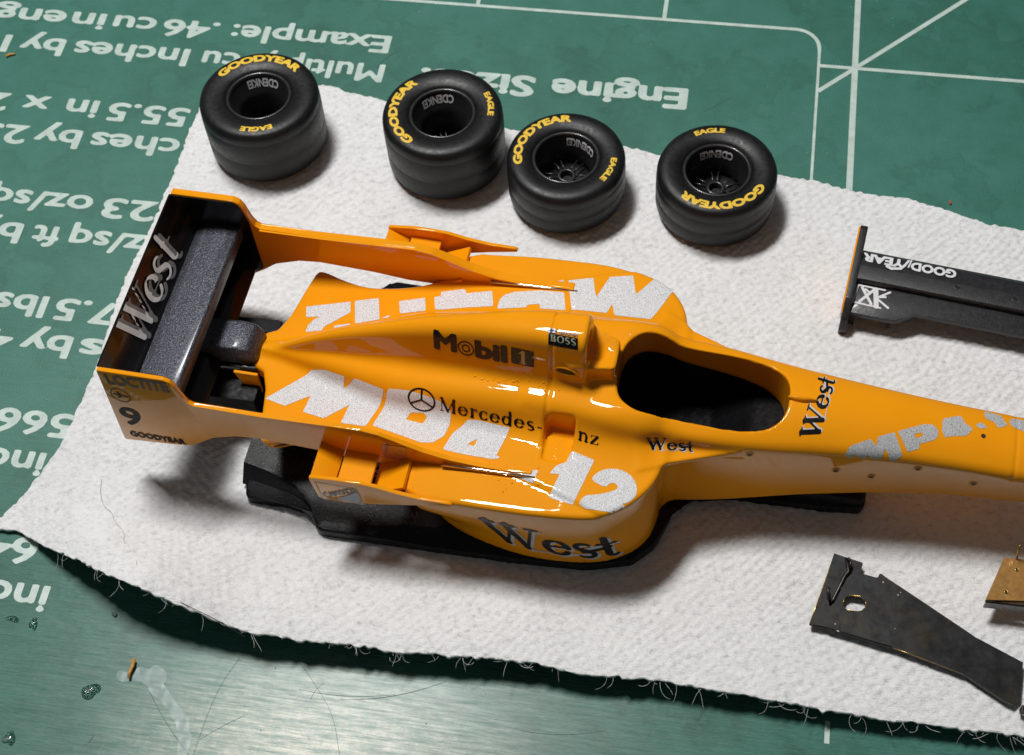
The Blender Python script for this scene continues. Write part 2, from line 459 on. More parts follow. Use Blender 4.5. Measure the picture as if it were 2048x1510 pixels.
def surface_nets(fn, lo, hi, h):
    xs = np.arange(lo[0], hi[0], h); ys = np.arange(lo[1], hi[1], h); zs = np.arange(lo[2], hi[2], h)
    F = np.empty((len(xs), len(ys), len(zs)), np.float32)
    for i in range(0, len(xs), 24):
        F[i:i + 24] = fn(xs[i:i + 24, None, None], ys[None, :, None], zs[None, None, :])
    neg = F < 0
    c = np.zeros(tuple(n - 1 for n in F.shape), np.int8)
    off = [(a, b, d) for a in (0, 1) for b in (0, 1) for d in (0, 1)]
    sl = lambda o, n: slice(o, n - 1 + o)
    for o in off: c += neg[sl(o[0], F.shape[0]), sl(o[1], F.shape[1]), sl(o[2], F.shape[2])]
    idx = np.argwhere((c > 0) & (c < 8))
    vid = np.full(c.shape, -1, np.int64); vid[tuple(idx.T)] = np.arange(len(idx))
    P = np.zeros((len(idx), 3)); Wt = np.zeros(len(idx))
    val = {o: F[tuple((idx + o).T)].astype(float) for o in off}
    for o in off:
        for ax in range(3):
            if o[ax]: continue
            o2 = tuple(v + (k == ax) for k, v in enumerate(o)); a, b = val[o], val[o2]
            m = (a < 0) != (b < 0); t = np.where(m, a / np.where(a == b, 1, a - b), 0)
            q = np.array(o, float)[None].repeat(len(idx), 0); q[:, ax] += t
            P += q * m[:, None]; Wt += m
    V = (idx + P / Wt[:, None]) * h + np.array([xs[0], ys[0], zs[0]])
    faces = []
    for ax in range(3):
        n = [slice(None)] * 3; n2 = [slice(None)] * 3; n[ax] = slice(0, -1); n2[ax] = slice(1, None)
        A, B = neg[tuple(n)], neg[tuple(n2)]; E = np.argwhere(A != B)
        b1, b2 = (ax + 1) % 3, (ax + 2) % 3
        E = E[(E[:, b1] > 0) & (E[:, b2] > 0) & (E[:, b1] < F.shape[b1] - 1) & (E[:, b2] < F.shape[b2] - 1)]
        s = neg[tuple(E.T)]
        def cell(d1, d2):
            Q = E.copy(); Q[:, b1] -= d1; Q[:, b2] -= d2; return vid[tuple(Q.T)]
        q = np.stack([cell(1, 1), cell(0, 1), cell(0, 0), cell(1, 0)], 1)
        q[~s] = q[~s][:, ::-1]; faces.append(q)
    return V, np.concatenate(faces)

def grad(fn, P, e):
    x, y, z = P.T
    return np.stack([fn(x + e, y, z) - fn(x - e, y, z), fn(x, y + e, z) - fn(x, y - e, z), fn(x, y, z + e) - fn(x, y, z - e)], 1) / (2 * e)
BH = .26
BV, BF = surface_nets(body, (-37, -17.5, .2), (52, 17.5, 23), BH)
for _ in range(2):
    g_ = grad(body, BV, .04); f_ = body(*BV.T)
    st = -g_ * (f_ / np.maximum((g_ ** 2).sum(1), .25))[:, None]
    L_ = np.linalg.norm(st, axis=1, keepdims=True); BV = BV + st * np.minimum(1, .2 / np.maximum(L_, 1e-9))
BN = grad(body, BV, .16); BN /= np.maximum(np.linalg.norm(BN, axis=1, keepdims=True), 1e-9)
BODY_BVH = BVHTree.FromPolygons(BV.tolist(), BF.tolist())

# ------------------------------------------------------------------ the car: parts
BASE = (-28.0, -60.9, 2.5); HEAD = math.radians(-3.0)
car = empty('model_race_car', BASE, (0, 0, HEAD), 'orange model race car without wheels or nose wing, standing on the white cloth', 'model car')
shell = mesh_obj('body_shell', BV, BF, ORANGE, car, True, BN)
tag(shell, 'glossy orange body with engine cover, side pods and nose')
XZ = lambda u, v, w: (u, w, v)
XY = lambda u, v, w: (u, v, w)

# cockpit lining, its black taken higher at the rear to stand for shade
ring = [(x + (0.12 if x < 12 else -0.12), y * .965) for x, y in chaikin(mirror(COCKPIT), 2)]
n = len(ring); fl = lambda x: float(np.interp(x, [4, 9, 14, 18, 21.5], [3.7, 3.9, 5.6, 8.2, 9.6]))
Vv = [(x, y, max(float(np.interp(x, [4, 9, 14, 20], [12.6, 12.2, 11.0, 9.6])) if y > -1 else 13.0, fl(x) + .15)) for x, y in ring] + [(x, y, fl(x)) for x, y in ring]  # unseen near side raised to cut bounce light between the orange walls
Ff = [(i, (i + 1) % n, n + (i + 1) % n, n + i) for i in range(n)]
mesh_obj('cockpit_lining', Vv, Ff, BLACK_SATIN, car, False)
Vc, Fc = field_mesh(lambda X, Y: tabCock(X, Y) + .02, 4, -5, 21.6, 5, .3)
vr_ = lambda x, y: .10 * math.sin(x * .7 + y * .9)
mesh_obj('seat_tub', [(x, y, fl(x) + vr_(x, y)) for x, y in Vc], Fc, plain('crinkled_gloss_black', (.005, .005, .006), .25, coat=.2, bmp=.12, bscale=10, bdist=.02), car, True)

# floor plate with its narrow front tray
half = [(31, .0), (31, 3.0), (30.5, 3.7), (27, 4.1), (17, 4.4), (13, 5.4), (11.3, 7.4), (10.9, 9.3), (10.2, 11.6), (8.2, 13.9), (3.5, 15.4), (-4, 15.9), (-13, 16.2), (-24.6, 16.5), (-25.3, 16.1), (-25.9, 15.0), (-27.2, 14.2), (-29.2, 13.9), (-33.2, 14.1), (-33.8, 13.8), (-34.2, 12.4), (-34.8, 0)]
outl = half + [(x, -y) for x, y in half[::-1] if y > 0]
from_bm('floor_plate', prism(outl, -.35, 1.15, XY, .28, 2), BLACK_SATIN, car, auto=50)
tr = [(30.8, 2.9), (30.3, 3.5), (24, 3.7), (12, 4.3), (12, -4.3), (24, -3.7), (30.3, -3.5), (30.8, -2.9)]
bm = prism(tr, 1.0, 2.9, XY, .3, 2)
for v in bm.verts:
    if v.co.z > 1.9: v.co.z = 1.2 + (v.co.z - 1.2) * float(np.interp(v.co.x, [12, 24, 31], [.5, 1.0, .75]))
from_bm('front_tray', bm, BLACK_FLAT, car, auto=50)
# rear fences that rise to the diffuser
for sgn in (-1, 1):
    secs = [(-34.7, [(3, 2.6), (9.0, 2.5), (10.6, 2.45), (10.9, 2.2), (12.3, .6)]), (-32.5, [(3, 2.6), (9.0, 2.5), (11.1, 2.5), (11.4, 2.25), (12.6, .6)]), (-30.4, [(3, 2.6), (9.0, 2.5), (11.6, 2.45), (11.95, 2.2), (12.9, .6)]),
            (-28.6, [(3, 2.6), (8.6, 2.4), (12.1, 2.35), (12.5, 2.1), (13.2, .6)]), (-27.2, [(3, 2.6), (8.2, 2.4), (12.8, 2.25), (13.3, 2.05), (13.8, .6)]), (-26.2, [(3, 2.6), (8, 2.4), (13.7, 2.0), (14.3, 1.8), (14.6, .6)]), (-25.3, [(3, 2.6), (8, 2.3), (15.0, 1.6), (15.9, 1.35), (16.1, .6)]), (-24.6, [(3, 2.6), (8, 2.3), (15.0, 1.25), (15.9, 1.0), (16.1, .6)]),
            (-15, [(3, 7), (9, 5.5), (13.5, 1.2), (15.5, 1.0), (15.9, .6)]), (-9, [(3, 7), (9, 3.5), (12.5, 1.2), (15.5, 1.0), (15.9, .6)])]
    bm = bmesh.new(); rows = []
    for x, sec in secs: rows.append([bm.verts.new((x, sgn * y, z)) for y, z in sec] + [bm.verts.new((x, sgn * 3, .6))])
    for r0, r1 in zip(rows, rows[1:]):
        for k in range(6): bm.faces.new((r0[k], r0[(k + 1) % 6], r1[(k + 1) % 6], r1[k]))
    bm.faces.new(rows[0]); bm.faces.new(rows[-1])
    from_bm('diffuser_fence', bm, BLACK_SATIN, car, auto=35)
bm = prism([(-42.6, 1.2), (-42.6, 4.6), (-41.5, 6.0), (-34.3, 6.6), (-34.3, .8)], -5.4, 5.4, XZ, .3)
from_bm('diffuser', bm, BLACK_FLAT, car, auto=40)
for y in (-3.2, 0, 3.2):
    from_bm('diffuser_strake', prism([(-44.4, .9), (-44.2, 3.4), (-41.5, 6.4), (-41.5, .9)], y - .2, y + .2, XZ), BLACK_GLOSS, car)
bm = prism([(-42.2, 7.4), (-42.2, 9.8), (-41.6, 10.5), (-37.0, 11.0), (-35.4, 10.7), (-34.6, 9.6), (-34.5, 6.9)], -1.95, 1.95, XZ, .45, 3)
from_bm('gearbox_case', bm, GUN, car, auto=45)
from_bm('gearbox_underside', prism([(-41.6, 5.5), (-41.6, 8.0), (-34.4, 8.4), (-34.4, 5.5)], -2.6, 2.6, XZ, .4, 2), BLACK_GLOSS, car, auto=40)
from_bm('tail_plate', prism([(-36.9, 8.6), (-34.2, 8.6), (-34.2, 5.2), (-35.0, 4.8), (-36.0, 5.6)], -3.35, -3.0, XZ, .08), ORANGE, car)  # small orange plate standing beside the gearbox underside

# rear wing end plates with the long arms that run forward to the pods
plate = [(-46.15, 19.45), (-39.2, 19.55), (-38.55, 19.2), (-38.2, 18.5), (-37.75, 16.4), (-37.5, 15.6), (-37.0, 15.2), (-30, 15.25), (-23.5, 15.55), (-19.6, 15.7), (-17.7, 15.35), (-15.9, 14.5), (-13.4, 13.35), (-10.8, 12.6), (-7.6, 12.25), (-4.8, 12.3), (-2.5, 12.5), (-2.25, 12.2), (-2.4, 11.7), (-6.0, 11.3), (-11, 10.4), (-14.9, 10.1), (-17.6, 9.7), (-20.8, 9.65), (-24.8, 10.3), (-30.9, 10.7), (-33.4, 10.5), (-36.3, 9.3), (-38.0, 7.7), (-39.2, 6.7), (-41, 6.35), (-46.85, 5.6), (-47.0, 5.9)]
for sgn in (-1, 1):
    a, b = (-11.85, -11.35) if sgn < 0 else (10.95, 11.75)
    ep = from_bm('end_plate', prism(plate, a, b, XZ, .1, 2), ORANGE, car, auto=40)
    tag(ep, 'near orange end plate with printed marks' if sgn < 0 else 'far orange end plate, black inside')
    inner = [(-45.95, 19.25), (-39.3, 19.35), (-38.75, 19.05), (-38.4, 18.4), (-37.95, 16.3), (-37.9, 8.2), (-39.3, 6.95), (-41, 6.6), (-46.6, 5.9)]
    yi = (-11.36, -11.22) if sgn < 0 else (10.82, 10.96)
    from_bm('inner_lining', prism(inner, yi[0], yi[1], XZ), BLACK_GLOSS, ep)
    if sgn > 0:
        top = [q for q in plate[6:18]]
        rim = top + [(x, z - .22) for x, z in top[::-1]]
        from_bm('arm_rim', prism(rim, 10.72, 10.97, XZ), ORANGE, ep)
# wing blades
def blade(name, top, bot, y0, y1, mat, parent, bev=.06):
    return from_bm(name, prism(top + bot[::-1], y0, y1, XZ, bev, 1), mat, parent, auto=30)
wing = blade('rear_wing_main_plane', [(-44.15, 14.55), (-43.2, 14.85), (-41.8, 15.1), (-40.4, 15.25), (-39.5, 15.28), (-39.2, 15.1), (-39.1, 14.3)], [(-44.2, 14.2), (-43, 14.0), (-41, 13.3), (-39.9, 13.1), (-39.2, 13.4)], -11.3, 10.9, GUN, car)
flap = blade('rear_wing_flap', [(-46.1, 19.5), (-45.5, 18.0), (-44.9, 16.4), (-44.25, 14.9), (-44.0, 14.55)], [(-46.35, 19.4), (-45.9, 17.8), (-45.25, 16.1), (-44.6, 14.8), (-44.2, 14.3)], -11.3, 10.9, BLACK_GLOSS, car, .04)
blade('rear_wing_lower_blade', [(-43, 9.3), (-41.5, 9.7), (-39.6, 9.2), (-38.6, 8.2)], [(-43, 9.0), (-41.5, 8.9), (-39.6, 8.2), (-38.8, 7.8)], -11.3, 10.9, BLACK_GLOSS, car)

# box winglets ahead of the rear wheels
wl = [(-24.15, 12.35), (-21.5, 12.65), (-18.9, 12.75), (-17.2, 12.5), (-15.2, 11.95), (-12.8, 11.55), (-9.9, 11.55), (-9.55, 11.3), (-9.7, 10.95), (-12.5, 10.4), (-17, 9.1), (-20.5, 8.1), (-23.2, 8.0), (-23.8, 8.4), (-24.15, 12.0)]
for sgn in (-1, 1):
    y0 = sgn * 15.75; y1 = sgn * 16.15
    wr = from_bm('winglet_plate', prism(wl, min(y0, y1), max(y0, y1), XZ, .12, 2), ORANGE, car, auto=40)
    ya, yb = sorted((sgn * 11.3, sgn * 15.8))
    from_bm('winglet_flap', prism([(-24.1, 12.15), (-21.75, 10.95), (-21.9, 10.6), (-24.15, 11.75)], ya, yb, XZ, .08), ORANGE, wr, auto=40)
    from_bm('winglet_flap', prism([(-21.55, 11.3), (-18.15, 11.25), (-18.15, 10.8), (-21.55, 10.8)], ya, yb, XZ, .05, 1), ORANGE, wr, auto=20)
    from_bm('winglet_post', prism([(-21.7, 14.4), (-21.5, 14.4), (-21.5, 10.4), (-21.7, 10.4)], sgn * 11.3 - .1, sgn * 11.3 + .1, XZ), ORANGE, wr)
    from_bm('pod_end_ramp', prism([(-18.2, 9.6), (-14.8, 11.6), (-14.6, 11.2), (-18.0, 9.1)], *sorted((sgn * 10.6, sgn * 15.2)), XZ, .06), ORANGE, wr)

# small fittings: antenna fin, flank slot, screw recesses
def ellipsoid(name, c, r, mat, parent, seg=20):
    bm = bmesh.new(); bmesh.ops.create_uvsphere(bm, u_segments=seg, v_segments=seg // 2, radius=1)
    for v in bm.verts: v.co = Vector((c[0] + v.co.x * r[0], c[1] + v.co.y * r[1], c[2] + v.co.z * r[2]))
    return from_bm(name, bm, mat, parent, smooth=True)
def hit(x, y, z, d):
    r = BODY_BVH.ray_cast(Vector((x, y, z)), Vector(d).normalized(), 60)
    return r[0], r[1]
fin = ellipsoid('antenna_fin', (0, 0, 0), (1.55, .34, .42), ORANGE, car)
for v in fin.data.vertices:
    if v.co.x > 0: v.co.y *= 1 - v.co.x / (1.9 * S)
fin.location = Vector((22.7, 0, 14.82)) * S; fin.rotation_euler = (0, .03, 0)

def on_surface(name, mk, x, z, side=-1, ny=None):
    p, nn = hit(x, side * 18, z, (0, -side, 0))
    return p, nn
def frame_at(p, nrm, up=(0, 0, 1)):
    n_ = Vector(nrm).normalized(); u = Vector(up).cross(n_).normalized(); v = n_.cross(u)
    M = Matrix((u, v, n_)).transposed().to_4x4(); M.translation = Vector(p) * S
    return M
def ringmesh(name, r0, r1, hgt, mat, parent, M, seg=20, sx=1.0):
    V = []; F = []
    prof_ = [(r0, -.05), (r0, hgt * .7), ((r0 + r1) / 2, hgt), (r1, -.08)]
    for i in range(seg):
        a = 2 * math.pi * i / seg
        for r, z in prof_: V.append((math.cos(a) * (r + (sx - 1) * r1), math.sin(a) * r, z))
    for i in range(seg):
        for k in range(3): F.append((i * 4 + k, ((i + 1) % seg) * 4 + k, ((i + 1) % seg) * 4 + k + 1, i * 4 + k + 1))
    o = mesh_obj(name, V, F, mat, parent, True); o.matrix_local = M
    return o
def discmesh(name, r, z, mat, parent, M, seg=18, sx=1.0):
    V = [(math.cos(2 * math.pi * i / seg) * (r * sx), math.sin(2 * math.pi * i / seg) * r, z) for i in range(seg)]
    o = mesh_obj(name, V, [tuple(range(seg))], mat, parent); o.matrix_local = M
    return o
HOLE = plain('dark_recess', (.03, .008, .001), .5, var=.2)

# ------------------------------------------------------------------ printed marks laid on the body
def lay(name, V2, F2, to3, d, mat, parent, off=.03, back=20, flat=False):
    """project a flat print along direction d on to the body; to3 maps the print's plane into the car frame"""
    P = []; Nn = []; ok = []
    dv = Vector(d).normalized()
    for u, v in V2:
        s = Vector(to3(u, v)) - dv * back
        h = BODY_BVH.ray_cast(s, dv, back * 3)
        if h[0] is None: P.append(s); Nn.append((0, 0, 1)); ok.append(False)
        else: P.append(h[0] + h[1] * off); Nn.append(h[1]); ok.append(True)
    F = []
    for f in F2:
        if not all(ok[i] for i in f): continue
        pts = [P[i] for i in f]
        if max((a - b).length for a in pts for b in pts) > 1.3: continue
        F.append(f)
    if not F: return None
    n_ = grad(body, np.array([tuple(p) for p in P]), .16)
    n_ /= np.maximum(np.linalg.norm(n_, axis=1, keepdims=True), 1e-9)
    P = [tuple(p) for p in P]
    a, b, c = (Vector(P[i]) for i in F[0][:3])
    if (b - a).cross(c - a).dot(dv) > 0: F = [f[::-1] for f in F]
    used = sorted({i for f in F for i in f}); mp = {k: i for i, k in enumerate(used)}
    return mesh_obj(name, [P[i] for i in used], [[mp[i] for i in f] for f in F], mat, parent, True, [n_[i] for i in used])

def plan_print(name, polys, mat, parent, h=.16, off=.03, grow=0.0):
    xs = [p[0] for P in polys for p in P]; ys = [p[1] for P in polys for p in P]
    V, F = field_mesh(lambda X, Y: polyfield(X, Y, polys) - grow, min(xs) - grow, min(ys) - grow, max(xs) + grow, max(ys) + grow, h)
    return lay(name, V, F, lambda u, v: (u, v, 10), (0, 0, -1), mat, parent, off)

def text_print(name, st_or_poly, w, hgt, O, U, Vv, D, mat, parent, h=.045, off=.03, fat=0.0, slant=0.0, kind='pen', pad=.15):
    """unit-height lettering field laid with origin O, advance U (full width) and up Vv (cap height), projected along D"""
    O = Vector(O); U = Vector(U) / w; Vv = Vector(Vv)
    fn = (lambda X, Y: penfield(X - slant * Y, Y, st_or_poly, fat)) if kind == 'pen' else (lambda X, Y: polyfield(X - slant * Y, Y, st_or_poly) - fat)
    V, F = field_mesh(fn, -pad, -.35, w + pad, hgt + .1, h)
    return lay(name, V, F, lambda u, v: O + U * u + Vv * v, D, mat, parent, off)

# big silver type designation on both pods (traced in plan, car frame)
NEAR = [[(-32.4, -6.1), (-28.23, -2.3), (-26.58, -2.52), (-24.12, -3.27), (-24.19, -4.08), (-22.85, -3.56), (-19.36, -4.7), (-20.61, -8.3), (-23.36, -8.15), (-23.03, -5.93), (-25.34, -7.79), (-27.81, -7.25), (-27.51, -5.21), (-29.98, -6.75)],
        [(-18.88, -4.7), (-16.47, -4.92), (-14.0, -5.38), (-12.38, -5.79), (-11.89, -6.16), (-11.85, -7.2), (-12.13, -8.55), (-13.08, -9.46), (-14.33, -9.6), (-19.91, -8.13)],
        [(-11.93, -10.13), (-11.32, -8.15), (-10.04, -6.66), (-8.87, -6.66), (-5.58, -7.08), (-6.34, -10.16), (-5.76, -10.39), (-6.59, -10.63), (-9.81, -10.42)],
        [(-4.95, -11.87), (-1.8, -11.24), (-2.08, -12.7)],
        [(0.93, -8.62), (3.41, -9.23), (2.22, -14.31), (-0.25, -13.95), (0.33, -11.37), (-0.68, -11.46), (-0.23, -10.61), (0.63, -9.79)],
        [(3.41, -11.45), (3.86, -10.54), (4.64, -9.97), (5.62, -9.74), (6.66, -9.87), (7.56, -10.47), (8.08, -11.43), (8.04, -12.46), (7.37, -13.2), (6.7, -13.45), (7.2, -13.5), (7.38, -13.62), (6.81, -14.1), (6.03, -14.54), (2.73, -14.53), (3.04, -13.23), (4.28, -12.91), (5.36, -12.45), (6.15, -11.97), (6.14, -11.49), (5.74, -11.29), (5.27, -11.49), (5.02, -11.98)]]
NEAR_H = {1: [(-16.21, -6.34), (-14.74, -6.32), (-14.39, -6.67), (-14.66, -7.41), (-16.58, -7.09)], 2: [(-9.55, -9.25), (-8.63, -8.45), (-8.81, -9.39)]}
FAR = [[(-3.24, 12.06), (-0.64, 12.7), (0.08, 10.18), (1.07, 13.11), (3.47, 13.76), (4.16, 11.32), (5.9, 14.0), (7.0, 13.6), (7.9, 12.5), (6.22, 8.2), (2.43, 8.0), (1.92, 9.74), (1.57, 8.2), (-2.17, 8.2)],
       [(-10.12, 7.5), (-10.07, 8.85), (-9.66, 9.46), (-8.69, 9.93), (-5.97, 10.39), (-3.38, 10.38), (-2.77, 8.0), (-5.49, 8.0), (-5.7, 8.6), (-6.92, 8.4), (-7.06, 8.0)],
       [(-17.3, 8.44), (-16.59, 8.69), (-16.72, 9.21), (-14.17, 9.82), (-13.88, 9.25), (-11.13, 9.84), (-10.6, 7.83), (-13.29, 7.4), (-16.03, 6.83), (-16.79, 6.8)],
       [(-21.08, 7.63), (-18.29, 8.3), (-17.79, 6.56), (-20.55, 5.99)],
       [(-26.06, 7.27), (-23.46, 7.88), (-22.63, 5.04), (-25.2, 4.26)],
       [(-31.33, 6.01), (-26.52, 7.13), (-26.12, 5.71), (-28.62, 3.51), (-28.66, 3.05), (-30.45, 2.64), (-30.43, 3.53), (-30.0, 4.36), (-29.3, 4.89), (-30.92, 4.6)]]
NOSE = [[(27.2, -4.75), (27.79, -3.69), (29.62, -2.75), (30.22, -3.32), (30.31, -2.41), (31.79, -1.72), (32.85, -3.6), (31.9, -4.2), (31.13, -3.29), (30.9, -4.4)],
        [(32.09, -1.57), (34.6, -0.29), (35.38, -0.17), (35.92, -0.63), (35.98, -1.31), (35.57, -1.77), (34.27, -2.38), (34.41, -2.74), (33.3, -3.27)],
        [(36.31, 0.73), (38.05, 1.62), (38.48, 0.73), (39.18, 0.32), (39.15, -0.07), (38.59, -0.71), (37.33, -0.98), (36.67, -1.27), (36.29, -0.65)],
        [(39.44, 0.8), (39.99, 1.18), (40.55, 0.95), (40.51, 0.59), (39.91, 0.44)],
        [(40.38, 2.98), (41.99, 2.76), (42.63, 1.5), (41.65, 0.93), (41.34, 1.6), (40.56, 1.85), (40.39, 2.29)],
        [(42.75, 2.1), (43.19, 2.71), (44.25, 2.7), (45.4, 2.0), (44.6, 1.0), (43.05, 1.5)]]
NOSE_H = {1: [(33.7, -1.53), (34.31, -1.22), (34.56, -1.41), (34.45, -1.62), (33.84, -1.88)], 2: [(37.13, -0.2), (37.39, 0.07), (37.45, -0.18)]}
def smooth_if(P): return chaikin(P, 1) if len(P) > 18 else P
for k, P in enumerate(NEAR): plan_print('silver_lettering', [smooth_if(P)] + ([NEAR_H[k]] if k in NEAR_H else []), SILVER, shell)
for P in FAR: plan_print('silver_lettering', [P], SILVER, shell)
for P in ([(-22.58, 5.08), (-21.7, 5.74), (-21.58, 5.42)], [(-27.48, 3.82), (-25.8, 4.23), (-25.66, 4.11), (-27.37, 3.46)], [(-4.89, 11.65), (-3.79, 12.16), (-3.63, 11.71)]):
    plan_print('silver_lettering', [P], SILVER, shell, .1)
for k, P in enumerate(NOSE): plan_print('grey_lettering', [P] + ([NOSE_H[k]] if k in NOSE_H else []), SILVER_DULL, shell, .13)

def west(O, U, Vv, D, size, name='tobacco_lettering', hh=.05):
    st, w = pens('West', .03)
    U_ = Vector(U); V_ = Vector(Vv)
    sw = Vector(O) + U_ * .02 - V_ * .05
    swash = [([(.95, -.06), (1.5, .0), (2.3, .12)], .015, .055), ([(2.15, .32), (2.72, .55)], .06, .12)]
    text_print(name, st, w, 1.0, sw, U, Vv, D, SHADE_INK, shell, hh, .03, .012)
    text_print(name, swash, w, 1.0, Vector(O) + V_ * .02, U, Vv, D, SHADE_INK, shell, hh, .042)
    text_print(name, st, w, 1.0, O, U, Vv, D, INK, shell, hh, .055, .008)
    text_print(name, [([(2.1, .26), (2.7, .47)], .045, .075)], w, 1.0, O, U, Vv, D, INK, shell, hh, .05)
west((-6.2, -16, 4.0), (13.2, 0, -1.9), (-.8, 0, 5.3), (0, 1, 0), 6, hh=.035)
west((24.55, -4.0, 14), (1.1, 7.4, 0), (-1.75, .35, 0), (0, 0, -1), 2, hh=.05)
west((8.25, -7.1, 12.7), (4.6, .5, -.3), (-.15, .3, 1.25), (0, .8, -.6), 1.4, hh=.06)

# oil maker's name on the spine flank
def font_print(text, O, U, Vv, D, mat, parent, fat=0.0, h=.04, off=.03, slant=0, spacing=1.0, name='lettering'):
    polys, w = font_outlines(text, spacing)
    polys = [[(x / .69, y / .69) for x, y in P] for P in polys]
    return text_print(name, polys, w / .69, 1.0, O, U, Vv, D, mat, parent, h, off, fat, slant, 'poly')
DF = (0, .96, -.28)
font_print('M', (-14.15, -1.8, 16.85), (2.15, -.22, .22), (-.05, .75, 1.95), DF, INK, shell, .075, .05, name='oil_brand_lettering')
ringp = [([(.5 + .46 * math.cos(a), .40 + .42 * math.sin(a)) for a in np.linspace(0, 2 * math.pi, 25)], .045, .045), ([(.5 + .22 * math.cos(a), .40 + .20 * math.sin(a)) for a in np.linspace(0, 2 * math.pi, 21)], .045, .045)]
text_print('oil_brand_lettering', ringp, 1.0, 1.0, (-11.75, -2.05, 16.95), (1.75, -.15, .1), (-.05, .75, 1.95), DF, INK, shell, .05)
font_print('bil', (-9.75, -2.2, 17.1), (3.05, -.35, .28), (-.05, .75, 1.95), DF, INK, shell, .075, .05, name='oil_brand_lettering')
O_, U_, V_ = Vector((-6.15, -2.65, 17.45)), Vector((2.35, -.2, .1)), Vector((-.03, .6, 2.1))
text_print('oil_brand_box', [[(0, 0), (1, 0), (1, 1), (0, 1)]], 1.0, 1.0, O_, U_, V_, DF, INK, shell, .06, kind='poly')
st, w = pens('1'); text_print('oil_brand_digit', st, w, 1.0, O_ + U_ * .30 + V_ * .13, U_ * .42, V_ * .74, DF, plain('ochre_print', (.52, .33, .10), .3, coat=.6), shell, .04, .05)

# engine maker's star and name along the shoulder
SD = Vector((0, .55, -.83))
star = [([(math.cos(a), math.sin(a)) for a in np.linspace(0, 2 * math.pi, 41)], .07, .07)]
for a in (90, 210, 330): star.append(([(0, 0), (math.cos(math.radians(a)) * .96, math.sin(math.radians(a)) * .96)], .13, .015))
text_print('star_emblem', star, 1.0, 1.1, (-15.1, -5.15, 12.1), (1.42, -.12, .08), (-.05, .95, 1.05), SD, INK, shell, .05, .055, pad=2.3) if False else None
Vs, Fs = field_mesh(lambda X, Y: penfield(X, Y, star), -1.1, -1.1, 1.1, 1.1, .05)
lay('star_emblem', Vs, Fs, lambda u, v: Vector((-15.1, -5.2, 12.2)) + Vector((1.42, -.12, .08)) * u + Vector((-.05, .85, .75)) * v, SD, INK, shell, .055)
for word, x0, y0, z0, x1, y1, z1, ch in (('Mercedes-', -13.1, -5.85, 11.8, -2.2, -7.0, 12.5, 1.0), ('nz', 1.45, -7.45, 12.95, 3.55, -7.75, 12.95, 1.0)):
    st, w = pens(word, .10)
    text_print('engine_brand_lettering', st, w, 1.0, (x0, y0, z0), (x1 - x0, y1 - y0, z1 - z0), (-.08, .95, 1.0), SD, INK, shell, .055, .055)

# driver's and clothing sponsor's sticker near the top of the intake
O_, U_, V_ = Vector((-2.4, -1.95, 20.85)), Vector((2.95, -.12, .03)), Vector((-.15, .7, 1.35))
DB = (0, .75, -.66)
text_print('sponsor_patch', [[(0, 0), (1, 0), (1, .78), (0, .78)]], 1.0, 1.0, O_, U_, V_, DB, INK, shell, .05, kind='poly')
st, w = pens('BOSS', .08); text_print('sponsor_lettering', st, w, 1.0, O_ + U_ * .06 + V_ * .28, U_ * .88, V_ * .42, DB, plain('sage_print', (.33, .36, .26), .4), shell, .05, .05)
text_print('flag_patch', [[(-.04, .80), (.24, .80), (.24, 1.05), (-.04, 1.05)]], 1.0, 1.0, O_, U_, V_, DB, WHITE_INK, shell, .05, .04, kind='poly')
text_print('flag_cross', [([(-.04, .92), (.24, .92)], .035, .035), ([(.07, .80), (.07, 1.05)], .02, .02)], 1.0, 1.0, O_, U_, V_, DB, plain('navy_print', (.02, .03, .09), .4), shell, .03, .05)
font_print('Hakkinen', O_ + U_ * .27 + V_ * .82, U_ * .72, V_ * .26, DB, INK, shell, .03, .06, .04, name='sponsor_lettering')

# slot below the sticker, its rim, screw recesses, tail vent, paint spatter
def surf_matrix(start, d, spin_up=(0, 0, 1)):
    p, nn = hit(*start, d)
    return frame_at(p, nn, spin_up)
Ms = surf_matrix((-.55, -15, 17.9), (0, 1, 0))
discmesh('intake_slot', .30, .13, HOLE, shell, Ms, 20, 2.9)
ringmesh('slot_rim', .34, .52, .20, ORANGE, shell, Ms, 28, 2.3)
for x, z in ((18.3, 12.05), (26.94, 9.57), (30.51, 8.73), (34.64, 11.35), (40.32, 9.5)):
    Mr = surf_matrix((x, -15, z), (0, 1, 0))
    rr = ringmesh('screw_recess', .26, .52, .10, ORANGE, shell, Mr)
    dd = discmesh('screw_hole', .29, .04, HOLE, shell, Mr)
Mr = frame_at(*hit(40.3, -.34, 30, (0, 0, -1)), up=(0, 1, 0)); discmesh('screw_hole', .24, .03, HOLE, shell, Mr)
Mr = surf_matrix((-29.4, -15, 7.75), (0, 1, 0)); ringmesh('tail_vent', .35, .62, .16, ORANGE, shell, Mr, 24, 1.9); discmesh('tail_vent_hole', .36, .03, HOLE, shell, Mr, 20, 1.8)
bm = bmesh.new()
for k in range(46):
    c = random.choice([(-8.5, -3.3, 14), (-6.5, -3.4, 14), (-5, -3.5, 14), (-3, -3.6, 14), (-2, -3.7, 14), (-1.5, -12.2, 12), (-5, -13.2, 12), (-3.4, -12.0, 12)])
    p, nn = hit(c[0] + random.gauss(0, .7), c[1] + random.gauss(0, .25 if c[2] > 13 else .7), 40, (0, 0, -1))
    if p is None: continue
    r = random.uniform(.05, .15)
    bmesh.ops.create_icosphere(bm, subdivisions=1, radius=r, matrix=Matrix.Translation(p) @ Matrix.Diagonal((1, 1, .6, 1)))
tag(from_bm('paint_nibs', bm, ORANGE, shell, smooth=True), kind='stuff')

